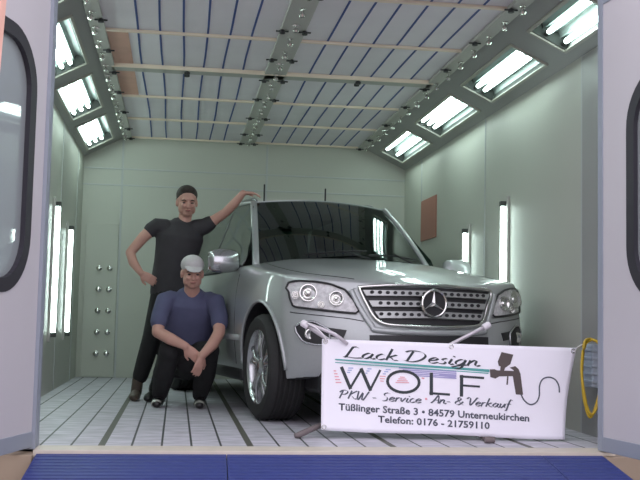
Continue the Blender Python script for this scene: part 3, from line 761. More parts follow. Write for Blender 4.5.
def resample(c_, n):
    pts = [Vector((x, y, 0)) for x, y in c_]; d = [0]
    for a, b_ in zip(pts[:-1], pts[1:]): d.append(d[-1]+(b_-a).length)
    out = []
    for i in range(n+1):
        t_ = d[-1]*i/n; k = 0
        while k < len(d)-2 and d[k+1] < t_: k += 1
        q = (t_-d[k])/max(1e-9, d[k+1]-d[k]); out.append(pts[k].lerp(pts[k+1], min(1, q)))
    return out
def patch(topc, botc, off, thick, nx=24, ny=10, mirror=1, fn=None):
    fn = fn or hit_front
    Tn, Bn = resample(topc, nx), resample(botc, nx); b = BM(); g = {}
    for k, o_ in enumerate((off, off-thick)):
        for i in range(nx+1):
            for j in range(ny+1):
                p = Tn[i].lerp(Bn[i], j/ny); g[k, i, j] = b.verts.new(fn(p.x*mirror, p.y, o_))
    for i in range(nx):
        for j in range(ny):
            b.faces.new((g[0, i, j], g[0, i+1, j], g[0, i+1, j+1], g[0, i, j+1])); b.faces.new((g[1, i, j], g[1, i, j+1], g[1, i+1, j+1], g[1, i+1, j]))
    for i in range(nx):
        for j in (0, ny): b.faces.new((g[0, i, j], g[1, i, j], g[1, i+1, j], g[0, i+1, j]))
    for j in range(ny):
        for i in (0, nx): b.faces.new((g[0, i, j], g[0, i, j+1], g[1, i, j+1], g[1, i, j]))
    return b
# headlights
HT = [(.875, .905), (.86, .945), (.81, .955), (.72, .95), (.64, .935), (.56, .90), (.51, .83), (.485, .765)]
HB = [(.865, .90), (.86, .84), (.845, .785), (.80, .778), (.70, .765), (.60, .755), (.54, .75), (.487, .748)]
for s_, lb in ((-1, 'near'), (1, 'far')):
    hl = obj('headlight', patch(HT, HB, 0.004, 0.02, mirror=s_), 'lampin', car, smooth=True, auto=0.8)
    for (u, z, r) in ((.765, .875, .058), (.615, .842, .048), (.70, .80, .022), (.83, .86, .026)):
        c0 = hit_front(u*s_, z, 0.009); n = (hit_front(u*s_, z, 0.05)-c0).normalized(); n = (n + Vector((0, -1.2, 0))).normalized()
        mt = Matrix.Translation(c0) @ Vector((0, 0, 1)).rotation_difference(n).to_matrix().to_4x4()
        b = BM(); lathe(b, [(r, -0.01), (r*1.06, .012), (r, .02), (r*.82, .014), (r*.6, .002), (r*.4, .0), (r*.36, .010), (r*.2, .016), (0, .018)], 24, mtx=mt)
        obj('reflector', b, 'chrome', hl, smooth=True)
    obj('headlight_lens', patch(HT, HB, 0.030, 0.004, mirror=s_), 'lens', hl, smooth=True, auto=0.8)
    ring = [hit_front(p[0]*s_, p[1], 0.012) for p in [(q.x, q.y) for q in resample(HT, 26)] + [(q.x, q.y) for q in reversed(resample(HB, 26))][1:-1]]
    b = BM(); tube(b, ring, 0.007, 6, up=Vector((0, 1, 0)), closed=True); obj('headlight_seal', b, 'trim_dark', hl, smooth=True)
# grille
GT = [(-.475, .915), (-.3, .925), (0, .932), (.3, .925), (.475, .915)]
GB = [(-.36, .695), (-.2, .680), (0, .676), (.2, .680), (.36, .695)]
gr = obj('grille', patch(GT, GB, 0.004, 0.03, 40, 10), 'trim_dark', car)
def gl(z):  # left extent of grille at height z
    q = (0.918-z)/(0.918-0.695); return 0.470-0.11*q
slats = []
SL = [(.905, .868), (.838, .797), (.768, .722)]
for zt, zb in SL:
    w_t, w_b = gl(zt)-.008, gl(zb)-.008
    sl_ = obj('grille_slat', patch([(-w_t, zt-.008), (0, zt), (w_t, zt-.008)], [(-w_b, zb-.006), (0, zb+.002), (w_b, zb-.006)], 0.028, 0.022, 40, 5), 'grille', car, smooth=True, auto=0.7); slats.append(sl_)
hole0 = None
for sl_, (zt, zb) in zip(slats, SL):
    zc = (zt+zb)/2-0.002
    for k in range(-8, 9):
        u = k*0.050
        if abs(u) > gl(zc)-0.03: continue
        c0 = hit_front(u, zc, 0.0295)
        if hole0 is None:
            b = BM(); lathe(b, [(0, 0), (.0115, 0), (.0115, .002), (0, .002)], 10, mtx=Matrix.Diagonal((1.3, 1, 1, 1)) @ Matrix.Rotation(PI/2, 4, 'X'))
            hole0 = h_ = obj('slat_hole', b, 'trim_dark', sl_)
        else: h_ = hole0.copy(); C.objects.link(h_); h_.parent = sl_
        h_.location = c0
fr = [(-.478, .918), (-.3, .932), (0, .939), (.3, .932), (.478, .918), (.44, .82), (.365, .695), (.2, .672), (0, .668), (-.2, .672), (-.365, .695), (-.44, .82)]
frs = [(v.x, v.y) for v in spline([(x, y, 0) for x, y in fr + [fr[0]]], 5)][:-1]
b = BM(); tube(b, [hit_front(u, z, 0.018) for u, z in frs], 0.011, 8, up=Vector((0, 1, 0)), closed=True); obj('grille_frame', b, 'chrome', gr, smooth=True)
# silver U around grille
for s_ in (-1, 1):
    obj('grille_surround', patch([(.492, .915), (.512, .918)], [(.495, .909), (.51, .912)], 0.01, 0.01, 2, 2, s_), 'paint', gr)
b = BM()
outer = spline([(-.525, .90, 0), (-.485, .80, 0), (-.415, .675, 0), (-.36, .642, 0), (0, .632, 0), (.36, .642, 0), (.415, .675, 0), (.485, .80, 0), (.525, .90, 0)], 6)
tube(b, [hit_front(v.x, v.y, 0.006) for v in outer], [(0.020, 0.016)]*len(outer), 10, up=Vector((0, 1, 0))); obj('grille_surround', b, 'paint', gr, smooth=True)
# star emblem
em = BM(); c0 = hit_front(0, .815, 0.058)
RS = 0.086
tube(em, [c0+Vector((RS*cos(2*PI*k/40), 0, RS*sin(2*PI*k/40))) for k in range(40)], 0.009, 8, up=Vector((0, 1, 0)), closed=True)
for k in range(3):
    a = PI/2 + k*2*PI/3; d = Vector((cos(a), 0, sin(a))); s1_ = Vector((-sin(a), 0, cos(a)))
    v = [em.verts.new(c0+q) for q in (d*RS, s1_*0.017, -s1_*0.017, Vector((0, -0.016, 0)), Vector((0, 0.006, 0)))]
    for f in ((0, 1, 3), (0, 3, 2), (0, 4, 1), (0, 2, 4), (1, 4, 3), (2, 3, 4)): em.faces.new([v[i] for i in f])
emo = obj('star_emblem', em, 'chrome', car, smooth=True, auto=0.5)
b = BM(); lathe(b, [(0, .006), (.082, .006), (.082, .034), (0, .034)], 32, axis='Y', mtx=Matrix.Translation(c0)); obj('emblem_backing', b, 'trim_dark', emo)
# bumper openings
obj('air_intake', patch([(-.43, .612), (0, .618), (.43, .612)], [(-.43, .555), (0, .55), (.43, .555)], 0.006, 0.02, 40, 3), 'trim_dark', car)
obj('air_intake', patch([(-.43, .52), (0, .515), (.43, .52)], [(-.40, .42), (0, .41), (.40, .42)], 0.006, 0.02, 40, 3), 'trim_dark', car)
for s_ in (-1, 1):
    obj('bumper_recess', patch([(.565, .640), (.675, .655)], [(.585, .588), (.675, .60)], 0.006, 0.02, 6, 4, s_), 'trim_dark', car)
    fg = obj('fog_lamp_recess', patch([(.84, .655), (.80, .690), (.74, .69), (.66, .64)], [(.835, .62), (.80, .560), (.74, .542), (.66, .545)], 0.006, 0.02, 14, 6, s_), 'trim_dark', car)
    c0 = hit_front(.765*s_, .61, 0.006); mt = Matrix.Translation(c0) @ Matrix.Rotation(PI/2, 4, 'X')
    b = BM(); lathe(b, [(.036, -.01), (.036, .004), (.030, .007), (.02, .002), (0, 0)], 24, mtx=mt); fl = obj('fog_lamp', b, 'chrome', fg, smooth=True)
    ring = [hit_front(p.x*s_, p.y, 0.008) for p in resample([(.84, .655), (.80, .690), (.74, .69), (.66, .64)], 10) + list(reversed(resample([(.835, .62), (.80, .560), (.74, .542), (.66, .545)], 10)))]
    b = BM(); tube(b, ring, 0.007, 6, up=Vector((0, 1, 0)), closed=True); obj('fog_lamp_rim', b, 'alloy', fg, smooth=True)
# bumper split line under headlights and bonnet shut lines
for s_ in (-1, 1):
    b = BM(); tube(b, [hit_front(u*s_, z, 0.001) for u, z in ((.46, .70), (.55, .715), (.65, .725), (.75, .735), (.84, .745), (.865, .75))], 0.0035, 6, up=Vector((0, 1, 0))); obj('panel_gap', b, 'trim_dark', car)
    pts = [(.49, .19), (.56, .24), (.66, .33), (.745, .46), (.785, .65), (.79, .9), (.775, 1.15), (.75, 1.38)]
    b = BM(); tube(b, [hit_top(p.x*s_, p.y, 0.0) for p in resample(pts, 30)], 0.004, 6); obj('panel_gap', b, 'trim_dark', car)
    b = BM(); tube(b, [hit_side(1.50, z, s_, 0.0) for z in (.36, .5, .7, .9, 1.0, 1.04)], 0.004, 6, up=Vector((0, 1, 0))); obj('panel_gap', b, 'trim_dark', car)
    b = BM(); tube(b, [hit_side(v, .56, s_, 0.004) for v in (1.36, 1.8, 2.4, 3.0, 3.3)], [(0.012, 0.022)]*5, 8); obj('side_moulding', b, 'paint', car, smooth=True)
    # wheel arch lip
    for wy in (.86, 3.775):
        b = BM(); pts = []
        for k in range(25):
            a = radians(-4 + 188*k/24); v_, z_ = wy+ARCH*1.02*cos(a), .385+ARCH*1.02*sin(a)
            pts.append(hit_side(v_, max(z_, .37), s_, 0.002))
        tube(b, pts, 0.014, 8, up=Vector((1, 0, 0))); obj('arch_lip', b, 'paint', car, smooth=True)
    b = BM(); box(b, -.06, .06, 1.33, 3.30, .24, .33, .02)
    for v in b.verts: v.co.x += s_*.86
    obj('side_step', b, 'trim_dark', car)
# dark lower front valance
b = BM(); box(b, -.70, .70, .22, .55, .22, .44, .03); obj('lower_valance', b, 'trim_dark', car)
b = BM(); box(b, -.55, .55, .5, 4.5, .25, .42, .02); obj('underbody', b, 'trim_dark', car)

# greenhouse
def ws(s, t_):   # windscreen: s -1..1, t 0 base .. 1 top
    hw = 0.755*(1-t_)+0.605*t_
    u = s*hw; v0 = 1.38 + 0.20*abs(s)**2.2; v1 = 2.12 + 0.10*s*s
    z0 = lerp_tab(TOPC, v0)-0.02-0.075*abs(s)**2.4; z1 = 1.715-0.035*abs(s)**2
    return Vector((u, v0+(v1-v0)*t_, z0+(z1-z0)*t_ + 0.05*sin(PI*t_)*(1-.3*abs(s))))
def roofp(s, t_):
    u = s*(0.605 - 0.03*t_); v = 2.12+0.10*s*s + t_*(2.12); v = min(v, 4.35)
    return Vector((u, v, 1.715-0.035*abs(s)**2 + 0.05*sin(PI*min(1, t_*.9+.05)) - .04*t_))
def sheet(fn, nx, ny, th=0.012, sgn=1):
    b = BM(); g = [[b.verts.new(fn(-1+2*i/nx, j/ny)) for j in range(ny+1)] for i in range(nx+1)]
    for i in range(nx):
        for j in range(ny): b.faces.new((g[i][j], g[i+1][j], g[i+1][j+1], g[i][j+1]))
    b.normal_update(); bmesh.ops.recalc_face_normals(b, faces=b.faces[:])
    r = bmesh.ops.solidify(b, geom=b.faces[:], thickness=th)
    return b
obj('windscreen', sheet(ws, 24, 12, 0.005), 'glass', car, smooth=True, auto=0.6)
rf = obj('car_roof', sheet(roofp, 20, 16, 0.02), 'paint', car, smooth=True, auto=0.6)
for s_ in (-1, 1):
    pil = [ws(s_*1.0, t_/8) for t_ in range(9)]
    # A pillar, roof side, C pillar
    rail_ = [roofp(s_*1.0, t_/8) for t_ in range(1, 9)] + [Vector((s_*.66, 4.55, 1.40)), Vector((s_*.74, 4.66, 1.12))]
    b = BM(); tube(b, pil + rail_, [(0.030, 0.022)]*(len(pil)+len(rail_)), 10); obj('roof_pillar', b, 'paint', car, smooth=True)
    def side(s, t_, s_=s_):
        v = 1.66 + (s+1)/2*(4.5-1.66); vv = v
        zt = 1.17 if v < 1.66 else lerp_tab([(1.66, 1.22), (2.15, 1.66), (3.0, 1.70), (4.2, 1.66), (4.5, 1.45)], v)
        z = 1.07 + t_*(zt-1.07); hw = lerp_tab([(1.07, .875), (1.2, .80), (1.45, .70), (1.70, .615)], z)
        return Vector((s_*hw, v, z))
    obj('side_window', sheet(side, 30, 8, 0.006), 'glass', car, smooth=True, auto=0.6)
    b = BM(); tube(b, [Vector((s_*.885, v, 1.085)) for v in (1.62, 2.4, 3.4, 4.4)], 0.014, 8); obj('window_trim', b, 'trim_dark', car, smooth=True)
    for v in (2.78, 3.78):
        b = BM(); tube(b, [Vector((s_*hw, v, z)) for z, hw in ((1.07, .872), (1.2, .797), (1.45, .697), (1.68, .615))], [(0.035, 0.008)]*4, 8, up=Vector((1, 0, 0))); obj('door_pillar', b, 'trim_dark', car, smooth=True)
    b = BM(); tube(b, spline([roofp(s_*.90, 0.06) + Vector((0, 0, -.01)), roofp(s_*.90, .13)+Vector((0, 0, .035)), roofp(s_*.90, .5)+Vector((0, 0, .045)), roofp(s_*.90, .88)+Vector((0, 0, .035)), roofp(s_*.90, .96)+Vector((0, 0, -.01))], 6), 0.013, 8); obj('roof_rail', b, 'alloy', car, smooth=True)
def rearw(s, t_): return Vector((s*(.60+.12*t_), 4.25+.42*t_, 1.66-.55*t_))
obj('rear_window', sheet(rearw, 12, 6, 0.006), 'glass', car, smooth=True, auto=0.6)
b = BM(); tube(b, [ws(-1+2*k/20, -0.015)+Vector((0, -.01, .0)) for k in range(21)], [(0.03, 0.010)]*21, 8); obj('cowl_trim', b, 'trim_dark', car, smooth=True)
# wipers
for s0_, s1_ in ((-.55, .15), (.15, .8)):
    b = BM(); tube(b, [ws(s0_+(s1_-s0_)*k/8, .05+.05*k/8)+Vector((0, -.022, .018)) for k in range(9)], 0.008, 6); tube(b, [ws(s1_, .02)+Vector((0, -.03, .01)), ws((s0_+s1_)/2, .08)+Vector((0, -.03, .03))], 0.007, 6); obj('wiper', b, 'black', car)
# mirrors
for s_ in (-1, 1):
    b = BM(); g = []
    prof = [(0.0, .82, .80), (.25, .98, .97), (.6, 1, 1), (.9, .90, .92), (1.0, .6, .65)]
    tubep = [Vector((s_*(.885+.245*q), 1.62-.02*q, 1.145-.01*q)) for q in (0, .08, .3, .6, .85, .96, 1.0)]
    rr = [(.030, .055), (.050, .078), (.062, .090), (.064, .094), (.058, .086), (.042, .066), (.015, .03)]
    tube(b, tubep, rr, 20, up=Vector((0, 0, 1)))
    mr = obj('side_mirror', b, 'alloy' if s_ < 0 else 'paint', car, smooth=True)
    b = BM(); tube(b, [Vector((s_*.80, 1.66, 1.08)), Vector((s_*.86, 1.65, 1.09)), Vector((s_*.93, 1.63, 1.12))], [(.05, .03), (.04, .025), (.035, .02)], 10); obj('mirror_arm', b, 'trim_dark', mr, smooth=True)
    b = BM(); box(b, -.105, .105, .052, .06, -.07, .07, .004)
    for v in b.verts: v.co += Vector((s_*1.01, 1.61, 1.14))
    obj('mirror_glass', b, 'chrome', mr)
# antenna-like rods of a ski rack standing on the roof
for u in (-.393, .187):
    b = BM(); tube(b, [Vector((u, 2.62, 1.72)), Vector((u, 2.62, 1.90))], 0.008, 8); lathe(b, [(0, 0), (.02, 0), (.018, .02), (0, .022)], 12, mtx=Matrix.Translation((u, 2.62, 1.725))); obj('roof_rod', b, 'black', car)
# interior
for u in (-.36, .36):
    b = BM(); box(b, u-.24, u+.24, 2.45, 2.95, .66, .86, .05); stt = obj('car_seat', b, 'seat', car, smooth=True, auto=.8)
    b = BM(); n0 = 0; box(b, u-.23, u+.23, 2.92, 3.04, .82, 1.34, .05); obj('seat_back', b, 'seat', stt, smooth=True, auto=.8)
    b = BM(); box(b, u-.12, u+.12, 2.98, 3.08, 1.37, 1.52, .04); obj('headrest', b, 'seat', stt, smooth=True, auto=.8)
b = BM(); box(b, -.69, .69, 1.70, 2.05, .80, 1.10, .05); db = obj('dashboard', b, 'interior', car, smooth=True, auto=.8)
b = BM(); ctr = Vector((.36, 2.20, 1.05)); tube(b, [ctr+Vector((.18*cos(2*PI*k/28), .06*sin(2*PI*k/28), .17*sin(2*PI*k/28))) for k in range(28)], .015, 8, up=Vector((0, 1, 0)), closed=True)
tube(b, [ctr+Vector((-.17, 0, 0)), ctr+Vector((0, .0, -.01)), ctr+Vector((.17, 0, 0))], .02, 8); tube(b, [ctr, ctr+Vector((0, -.2, -.05))], .03, 8); obj('steering_wheel', b, 'interior', car, smooth=True)
b = BM(); box(b, -.11, .11, 2.20, 2.22, 1.56, 1.62, .01); obj('rear_view_mirror', b, 'black', car)
# wheels
def make_wheel():
    R = .369
    b = BM(); prof = []
    hw = .128
    pr = [(.255, -hw*.86), (.262, -hw*.98), (.30, -hw*1.06), (.335, -hw*1.04), (.356, -hw*.90), (.366, -hw*.72)]
    # tread grooves
    tr = []
    for k, x in enumerate((-.070, -.035, 0, .035, .070)):
        tr += [(R, x-.012), (R-.009, x-.006), (R-.009, x+.006), (R, x+.012)]
    pr = pr + tr + [(r, -h_) for r, h_ in reversed(pr)]
    lathe(b, pr + [(.245, .10), (.245, -.10), pr[0]], 72, axis='X')
    ty = obj('wheel', b, 'rubber', car, smooth=True, auto=.5)
    rim = BM()
    lathe(rim, [(.262, -.105), (.266, -.118), (.258, -.124), (.248, -.112), (.238, -.09), (.232, .10), (.262, .112), (.262, -.105)], 56, axis='X')
    ro = obj('rim', rim, 'alloy', ty, smooth=True, auto=.6)
    b = BM()
    for k in range(5):      # five broad twin spokes
        a0 = 2*PI*k/5 + PI/2
        for da in (-.20, .20):
            pts = []
            for q in range(6):
                r = .04+(.246-.04)*q/5; a = a0 + da*(.35+.65*q/5)
                pts.append(Vector((-.085 - .018*sin(PI*q/5) - (.012 if q == 5 else 0), r*cos(a), r*sin(a))))
            tube(b, pts, [(.024, .014), (.021, .013), (.018, .012), (.017, .011), (.019, .011), (.023, .011)], 8, up=Vector((1, 0, 0)))
    obj('spokes', b, 'alloy', ro, smooth=True)
    b = BM(); lathe(b, [(0, -.118), (.03, -.117), (.04, -.108), (.062, -.10), (.068, -.07), (0, -.07)], 28, axis='X'); obj('hub_cap', b, 'alloy', ro, smooth=True, auto=.6)
    b = BM(); lathe(b, [(0, -.02), (.17, -.02), (.17, .01), (0, .01)], 40, axis='X'); obj('brake_disc', b, 'greybar', ro)
    b = BM(); lathe(b, [(0, .03), (.236, .03), (.236, .06), (0, .06)], 40, axis='X'); obj('wheel_back', b, 'black', ro)
    return ty
def copy_tree(o, parent):
    c_ = o.copy(); C.objects.link(c_); c_.parent = parent
    for ch in list(o.children): copy_tree(ch, c_)
    return c_
w0 = make_wheel()
for i, (wx, wy) in enumerate(WH):
    o = w0 if i == 0 else None
    if i:
        o = w0.copy(); C.objects.link(o); o.parent = car
        for ch in list(w0.children): copy_tree(ch, o)
    o.location = (wx*.982, wy, .369); o.rotation_euler = (0.3*i, 0, 0 if wx < 0 else PI)

# ---------------------------------------------------------------- people
def blob(bm, pts, rs, up=Vector((0, -1, 0)), n=16):
    """closed loft with rounded ends, rs = radius or (ra, rb)"""
    pts = [Vector(p) for p in pts]; rs = [(r, r) if not isinstance(r, (tuple, list)) else r for r in rs]
    d0 = (pts[0]-pts[1]).normalized(); d1 = (pts[-1]-pts[-2]).normalized()
    r0, r1 = min(rs[0]), min(rs[-1])
    P = [pts[0]+d0*r0*q for q in (.98, .85, .5)] + pts + [pts[-1]+d1*r1*q for q in (.5, .85, .98)]
    Rr = [(rs[0][0]*q, rs[0][1]*q) for q in (.2, .53, .87)] + rs + [(rs[-1][0]*q, rs[-1][1]*q) for q in (.87, .53, .2)]
    tube(bm, P, Rr, n, up=up)
def ell(bm, c_, r, mtx=None, n=16):
    prof = [(0, -1)] + [(cos(a), sin(a)) for a in [(-PI/2+PI*k/n) for k in range(1, n)]] + [(0, 1)]
    m_ = Matrix.Translation(Vector(c_)) @ (mtx or Matrix.Identity(4)) @ Matrix.Diagonal((*r, 1)); lathe(bm, prof, n+4, mtx=m_)
def remesh(o, vox, sm=3):
    r = o.modifiers.new('r', 'REMESH'); r.mode = 'VOXEL'; r.voxel_size = vox; r.use_smooth_shade = True
    s_ = o.modifiers.new('m', 'SMOOTH'); s_.iterations = sm; s_.factor = .5
    mats = [m_ for m_ in o.data.materials]
    evaluate(o)
    if not o.data.materials:
        for m_ in mats: o.data.materials.append(m_)
    for p in o.data.polygons: p.use_smooth = True; p.material_index = 0
    return o
def head(bm, c_, R, s_=1.0):
    """c_ centre of the skull, R rotation (face looks along local -y)"""
    m_ = Matrix.Translation(Vector(c_)) @ R.to_4x4() @ Matrix.Scale(s_, 4)
    def e(x, y, z, a, b_, c2): ell(bm, (0, 0, 0), (1, 1, 1), mtx=m_ @ Matrix.Translation((x, y, z)) @ Matrix.Diagonal((a, b_, c2, 1)))
    e(0, .005, .035, .076, .095, .082)      # skull
    e(0, -.022, -.030, .062, .070, .078)    # face
    e(0, -.045, -.088, .036, .040, .030)    # chin
    e(.045, -.02, -.055, .022, .045, .04); e(-.045, -.02, -.055, .022, .045, .04)   # jaw
    e(0, -.098, -.030, .013, .018, .026); e(0, -.106, -.044, .017, .013, .011)      # nose
    e(0, -.083, .012, .052, .016, .012)     # brow
    e(.032, -.078, -.035, .022, .018, .018); e(-.032, -.078, -.035, .022, .018, .018)
    e(0, -.090, -.071, .024, .012, .008)
    e(.078, .005, -.012, .008, .018, .032); e(-.078, .005, -.012, .008, .018, .032)   # ears
    return m_
def hand(bm, wrist, dirv, palm_n, side, s_=1.0, curl=0.5):
    """dirv from wrist to fingers, palm_n out of the palm, side=+1 thumb on dirv x palm_n side"""
    d = Vector(dirv).normalized(); n = Vector(palm_n); n = (n - d*n.dot(d)).normalized(); a = d.cross(n).normalized()*side
    w_ = Vector(wrist)
    blob(bm, [w_, w_+d*.045*s_, w_+d*.085*s_], [(.026*s_, .018*s_), (.038*s_, .016*s_), (.040*s_, .014*s_)], up=n, n=14)
    for k, (off, L) in enumerate(((.031, .070), (.0105, .080), (-.0105, .074), (-.031, .058))):
        b0 = w_+d*.080*s_+a*off*s_; L *= s_; th = 0; p = b0; pts = [b0-d*.02*s_, b0]; 
        for q, seg in enumerate((.45, .32, .23)):
            th += curl*(.5+.3*q); dd = d*cos(th)+n*sin(th)+a*off*1.5; p = p+dd.normalized()*L*seg; pts.append(p.copy())
        blob(bm, pts, [.0095*s_, .0095*s_, .009*s_, .008*s_, .007*s_], up=n, n=10)
    t0 = w_+d*.025*s_+a*.030*s_; t1 = t0+(d*.7+a*.6+n*.25).normalized()*.040*s_; t2 = t1+(d*.9+a*.15+n*.35).normalized()*.032*s_
    blob(bm, [t0, t1, t2], [.013*s_, .0105*s_, .009*s_], up=n, n=10)
def face_parts(root, m_, lab):
    for x in (-.031, .031):
        b = BM(); ell(b, (0, 0, 0), (1, 1, 1), mtx=m_ @ Matrix.Translation((x, -.086, -.012)) @ Matrix.Diagonal((.012, .006, .0055, 1)), n=10); obj('eye', b, 'eye', root, smooth=True)
        b = BM(); tube(b, [m_ @ Vector((x-.019, -.088, .004)), m_ @ Vector((x, -.099, .010)), m_ @ Vector((x+.019, -.088, .004))], [.003, .0045, .003], 6); obj('eyebrow', b, 'hair', root, smooth=True)
    b = BM(); ell(b, (0, 0, 0), (1, 1, 1), mtx=m_ @ Matrix.Translation((0, -.098, -.071)) @ Matrix.Diagonal((.022, .006, .005, 1)), n=10); obj('mouth', b, 'lips', root, smooth=True)

def person(label, nm_group=None):
    return thing('person', label, 'person')

# --- standing person
P1 = person('standing person in black, one hand on hip and the other on the car roof')
sk = BM()
rs_, rl = Vector((-.195, 8.62, 1.475)), Vector((.215, 8.62, 1.485))     # shoulders (viewer left / right)
Rh = Matrix.Rotation(radians(6), 3, 'Z') @ Matrix.Rotation(radians(4), 3, 'X')
hm = head(sk, (.055, 8.58, 1.682), Rh, 1.10)
blob(sk, [(.03, 8.63, 1.46), (.045, 8.615, 1.55), (.052, 8.60, 1.62)], [.065, .056, .058])
# torso
tor = [(-.045, 8.63, .93), (-.045, 8.63, 1.03), (-.035, 8.63, 1.15), (-.01, 8.63, 1.28), (.005, 8.63, 1.38), (.01, 8.63, 1.46)]
torr = [(.165, .11), (.16, .105), (.155, .10), (.175, .11), (.19, .11), (.13, .075)]
blob(sk, tor, torr, up=Vector((0, 1, 0)), n=24)
blob(sk, [rs_, (-.30, 8.61, 1.37), (-.405, 8.60, 1.235)], [.056, .048, .040])
blob(sk, [(-.405, 8.60, 1.235), (-.375, 8.55, 1.15), (-.305, 8.50, 1.06)], [.040, .040, .027])
hand(sk, (-.305, 8.50, 1.06), (.75, -.05, -.45), (.3, 1, -.2), -1, 1.0, .35)
blob(sk, [rl, (.30, 8.60, 1.54), (.385, 8.56, 1.60)], [.055, .046, .040])
blob(sk, [(.385, 8.56, 1.60), (.455, 8.52, 1.675), (.525, 8.49, 1.765)], [.040, .040, .028])
hand(sk, (.525, 8.49, 1.765), (.9, -.1, .0), (.0, .1, -1), 1, 1.0, .40)
hips = Vector((-.045, 8.63, .90))
blob(sk, [(-.125, 8.63, .90), (-.20, 8.61, .52), (-.275, 8.655, .24)], [.085, .055, .040]); blob(sk, [(.04, 8.63, .90), (-.04, 8.57, .50), (-.13, 8.62, .12)], [.085, .055, .038])
o = obj('body', sk, 'skin', P1); remesh(o, .0075, 2)
face_parts(P1, hm, '')
b = BM(); 
for (x, y, z, a, b_, c2) in ((0, .014, .052, .083, .098, .080), (0, .045, .02, .080, .072, .085), (0, -.035, .088, .062, .055, .036)):
    ell(b, (0, 0, 0), (1, 1, 1), mtx=hm @ Matrix.Translation((x, y, z)) @ Matrix.Diagonal((a, b_, c2, 1)))
o = obj('hair', b, 'hair', P1); remesh(o, .007, 1)
b = BM(); tp = [(x, y, z) for x, y, z in tor[:-1]]; blob(b, [(-.045, 8.63, .90)] + tor[1:-1] + [(.01, 8.63, 1.435), (.01, 8.63, 1.475)], [(.185, .128), (.178, .122), (.172, .118), (.19, .128), (.205, .128), (.185, .10), (.115, .08)], up=Vector((0, 1, 0)), n=28)
blob(b, [(-.12, 8.63, 1.455), (-.198, 8.62, 1.468), (-.235, 8.617, 1.435)], [.080, .070, .066]); blob(b, [(.14, 8.63, 1.46), (.218, 8.618, 1.482), (.25, 8.613, 1.505)], [.080, .070, .066])
o = obj('shirt', b, 'tee_black', P1); remesh(o, .008, 2)
b = BM()
blob(b, [(-.045, 8.63, .99), (-.045, 8.63, .90), (-.045, 8.63, .84)], [(.165, .118), (.182, .13), (.165, .12)], up=Vector((0, 1, 0)), n=24)
blob(b, [(-.13, 8.63, .86), (-.20, 8.61, .52), (-.250, 8.64, .33), (-.285, 8.655, .20)], [.098, .080, .074, .066])
blob(b, [(.045, 8.63, .86), (-.04, 8.57, .50), (-.13, 8.61, .13), (-.145, 8.62, .10)], [.10, .08, .07, .068])
o = obj('trousers', b, 'trouser', P1); remesh(o, .009, 2)
def shoe(parent, nm, heel, toe, m_, h=.085, w_=.045, shaft=None):
    b = BM(); heel = Vector(heel); toe = Vector(toe); d = (toe-heel).normalized(); up = Vector((0, 0, 1))
    blob(b, [heel+up*.045, heel.lerp(toe, .35)+up*.045, heel.lerp(toe, .7)+up*.036, toe-d*.01+up*.03], [(w_*.85, .043), (w_*.88, .043), (w_*1.08, .034), (w_*.8, .028)], up=up, n=16)
    if shaft: blob(b, shaft[0], shaft[1])
    for v in b.verts: v.co.z = max(v.co.z, min(heel.z, toe.z)+.002)
    o = obj(nm, b, m_, parent, smooth=True); remesh(o, .006, 2); return o
shoe(P1, 'boot', (-.317, 8.67, 0), (-.325, 8.47, 0), 'boot', shaft=([(-.315, 8.655, .06), (-.305, 8.655, .16), (-.285, 8.655, .25)], [.047, .047, .054]))
shoe(P1, 'shoe', (-.165, 8.66, 0), (-.215, 8.44, 0), 'shoe', shaft=([(-.16, 8.64, .05), (-.15, 8.63, .10)], [.045, .045]))

# --- crouching person
P2 = person('crouching person in a navy shirt and pale cap beside the front wheel')
sk = BM()
Rh = Matrix.Rotation(radians(5), 3, 'Z') @ Matrix.Rotation(radians(3), 3, 'X')
hm = head(sk, (.118, 7.96, 1.045), Rh, 1.06)
blob(sk, [(.12, 8.06, .86), (.12, 8.01, .93), (.118, 7.985, 1.0)], [.066, .060, .060])
tor = [(.10, 8.28, .34), (.10, 8.26, .46), (.105, 8.20, .60), (.11, 8.13, .73), (.115, 8.08, .82), (.118, 8.06, .875)]
torr = [(.12, .08), (.15, .10), (.18, .12), (.195, .12), (.185, .10), (.10, .07)]
blob(sk, tor, torr, up=Vector((0, 1, 0)), n=24)
blob(sk, [(-.075, 8.06, .83), (-.115, 7.97, .72), (-.13, 7.88, .585)], [.060, .054, .045])
blob(sk, [(-.13, 7.88, .585), (-.03, 7.80, .535), (.085, 7.75, .485)], [.045, .046, .030])
hand(sk, (.085, 7.75, .485), (.75, -.05, -.75), (.3, .6, -.2), -1, 1.02, .35)
blob(sk, [(.305, 8.05, .83), (.335, 7.95, .715), (.335, 7.86, .59)], [.060, .053, .046])
blob(sk, [(.335, 7.86, .59), (.285, 7.79, .50), (.205, 7.73, .415)], [.046, .045, .030])
hand(sk, (.205, 7.73, .415), (-.25, -.15, -.95), (-.5, .8, 0), 1, 1.02, .30)
o_legs = [[(.03, 8.26, .32), (-.035, 7.90, .45)], [(.17, 8.26, .32), (.265, 7.90, .45)]]
for (h_, k_), (an, _) in zip(o_legs, (((-.10, 8.20, .09), 0), ((.205, 8.17, .09), 0))):
    blob(sk, [h_, k_], [.06, .045]); blob(sk, [k_, an], [.045, .035])
o = obj('body', sk, 'skin', P2); remesh(o, .0075, 2)
face_parts(P2, hm, '')
b = BM(); ell(b, (0, 0, 0), (1, 1, 1), mtx=hm @ Matrix.Translation((0, .035, .0)) @ Matrix.Diagonal((.079, .072, .085, 1))); obj('hair', b, 'hair', P2, smooth=True)
b = BM()
ell(b, (0, 0, 0), (1, 1, 1), mtx=hm @ Matrix.Translation((0, .006, .058)) @ Matrix.Diagonal((.086, .102, .075, 1)))
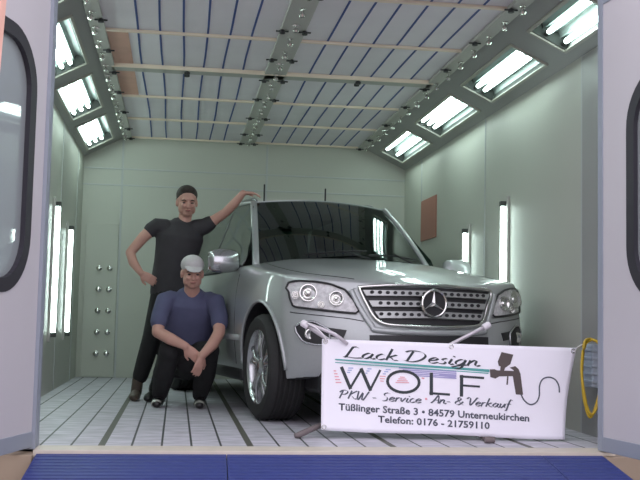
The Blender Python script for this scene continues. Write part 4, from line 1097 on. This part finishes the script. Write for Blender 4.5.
blob(b, [hm @ Vector((0, -.06, .040)), hm @ Vector((0, -.10, .034)), hm @ Vector((0, -.135, .022)), hm @ Vector((0, -.160, .008))], [(.070, .012), (.070, .008), (.060, .006), (.040, .005)], up=hm.to_3x3() @ Vector((0, 0, 1)))
for v in b.verts:
    q = hm.inverted() @ v.co
    if q.z < .018 and q.y > -.095: q.z = .018 + (q.z-.018)*.05; v.co = hm @ q
o = obj('cap', b, 'cap', P2); remesh(o, .005, 1)
b = BM()
blob(b, [(.10, 8.28, .36)] + tor[1:-1] + [(.117, 8.065, .865)], [(.19, .135), (.195, .145), (.202, .140), (.212, .135), (.20, .115), (.12, .082)], up=Vector((0, 1, 0)), n=28)
blob(b, [(-.04, 8.08, .83), (-.080, 8.055, .825), (-.118, 7.965, .71), (-.124, 7.925, .66)], [.080, .078, .067, .066])
blob(b, [(.26, 8.08, .83), (.303, 8.045, .825), (.336, 7.95, .71), (.338, 7.92, .66)], [.080, .080, .070, .068])
o = obj('shirt', b, 'tee_navy', P2); remesh(o, .0085, 2)
b = BM()
blob(b, [(.10, 8.30, .42), (.10, 8.30, .32)], [(.19, .13), (.18, .12)], up=Vector((0, 1, 0)), n=24)
blob(b, [(.03, 8.27, .34), (.0, 8.08, .42), (-.035, 7.90, .445)], [.110, .102, .085]); blob(b, [(.17, 8.27, .34), (.215, 8.08, .42), (.262, 7.90, .445)], [.110, .102, .085])
blob(b, [(-.035, 7.91, .43), (-.075, 8.04, .26), (-.10, 8.17, .10)], [.078, .085, .062]); blob(b, [(.262, 7.91, .43), (.24, 8.03, .26), (.212, 8.15, .10)], [.078, .085, .062])
blob(b, [(.10, 8.20, .30), (.11, 8.04, .33)], [(.13, .085), (.10, .07)]); blob(b, [(.10, 8.20, .42), (.11, 8.08, .44)], [(.14, .06), (.11, .05)])
o = obj('trousers', b, 'trouser', P2); remesh(o, .009, 2)
for hx, tx, hy in ((-.098, -.125, 8.24), (.212, .205, 8.20)):
    sh = shoe(P2, 'shoe', (hx, hy, 0), (tx, hy-.235, 0), 'shoe')
    b = BM(); ell(b, (tx+.001, hy-.205, .032), (.041, .044, .034), n=12)
    for v in b.verts: v.co.z = max(v.co.z, .006)
    obj('toe_cap', b, 'toe', sh, smooth=True)
P2.location = (-0.008, -0.12, 0)
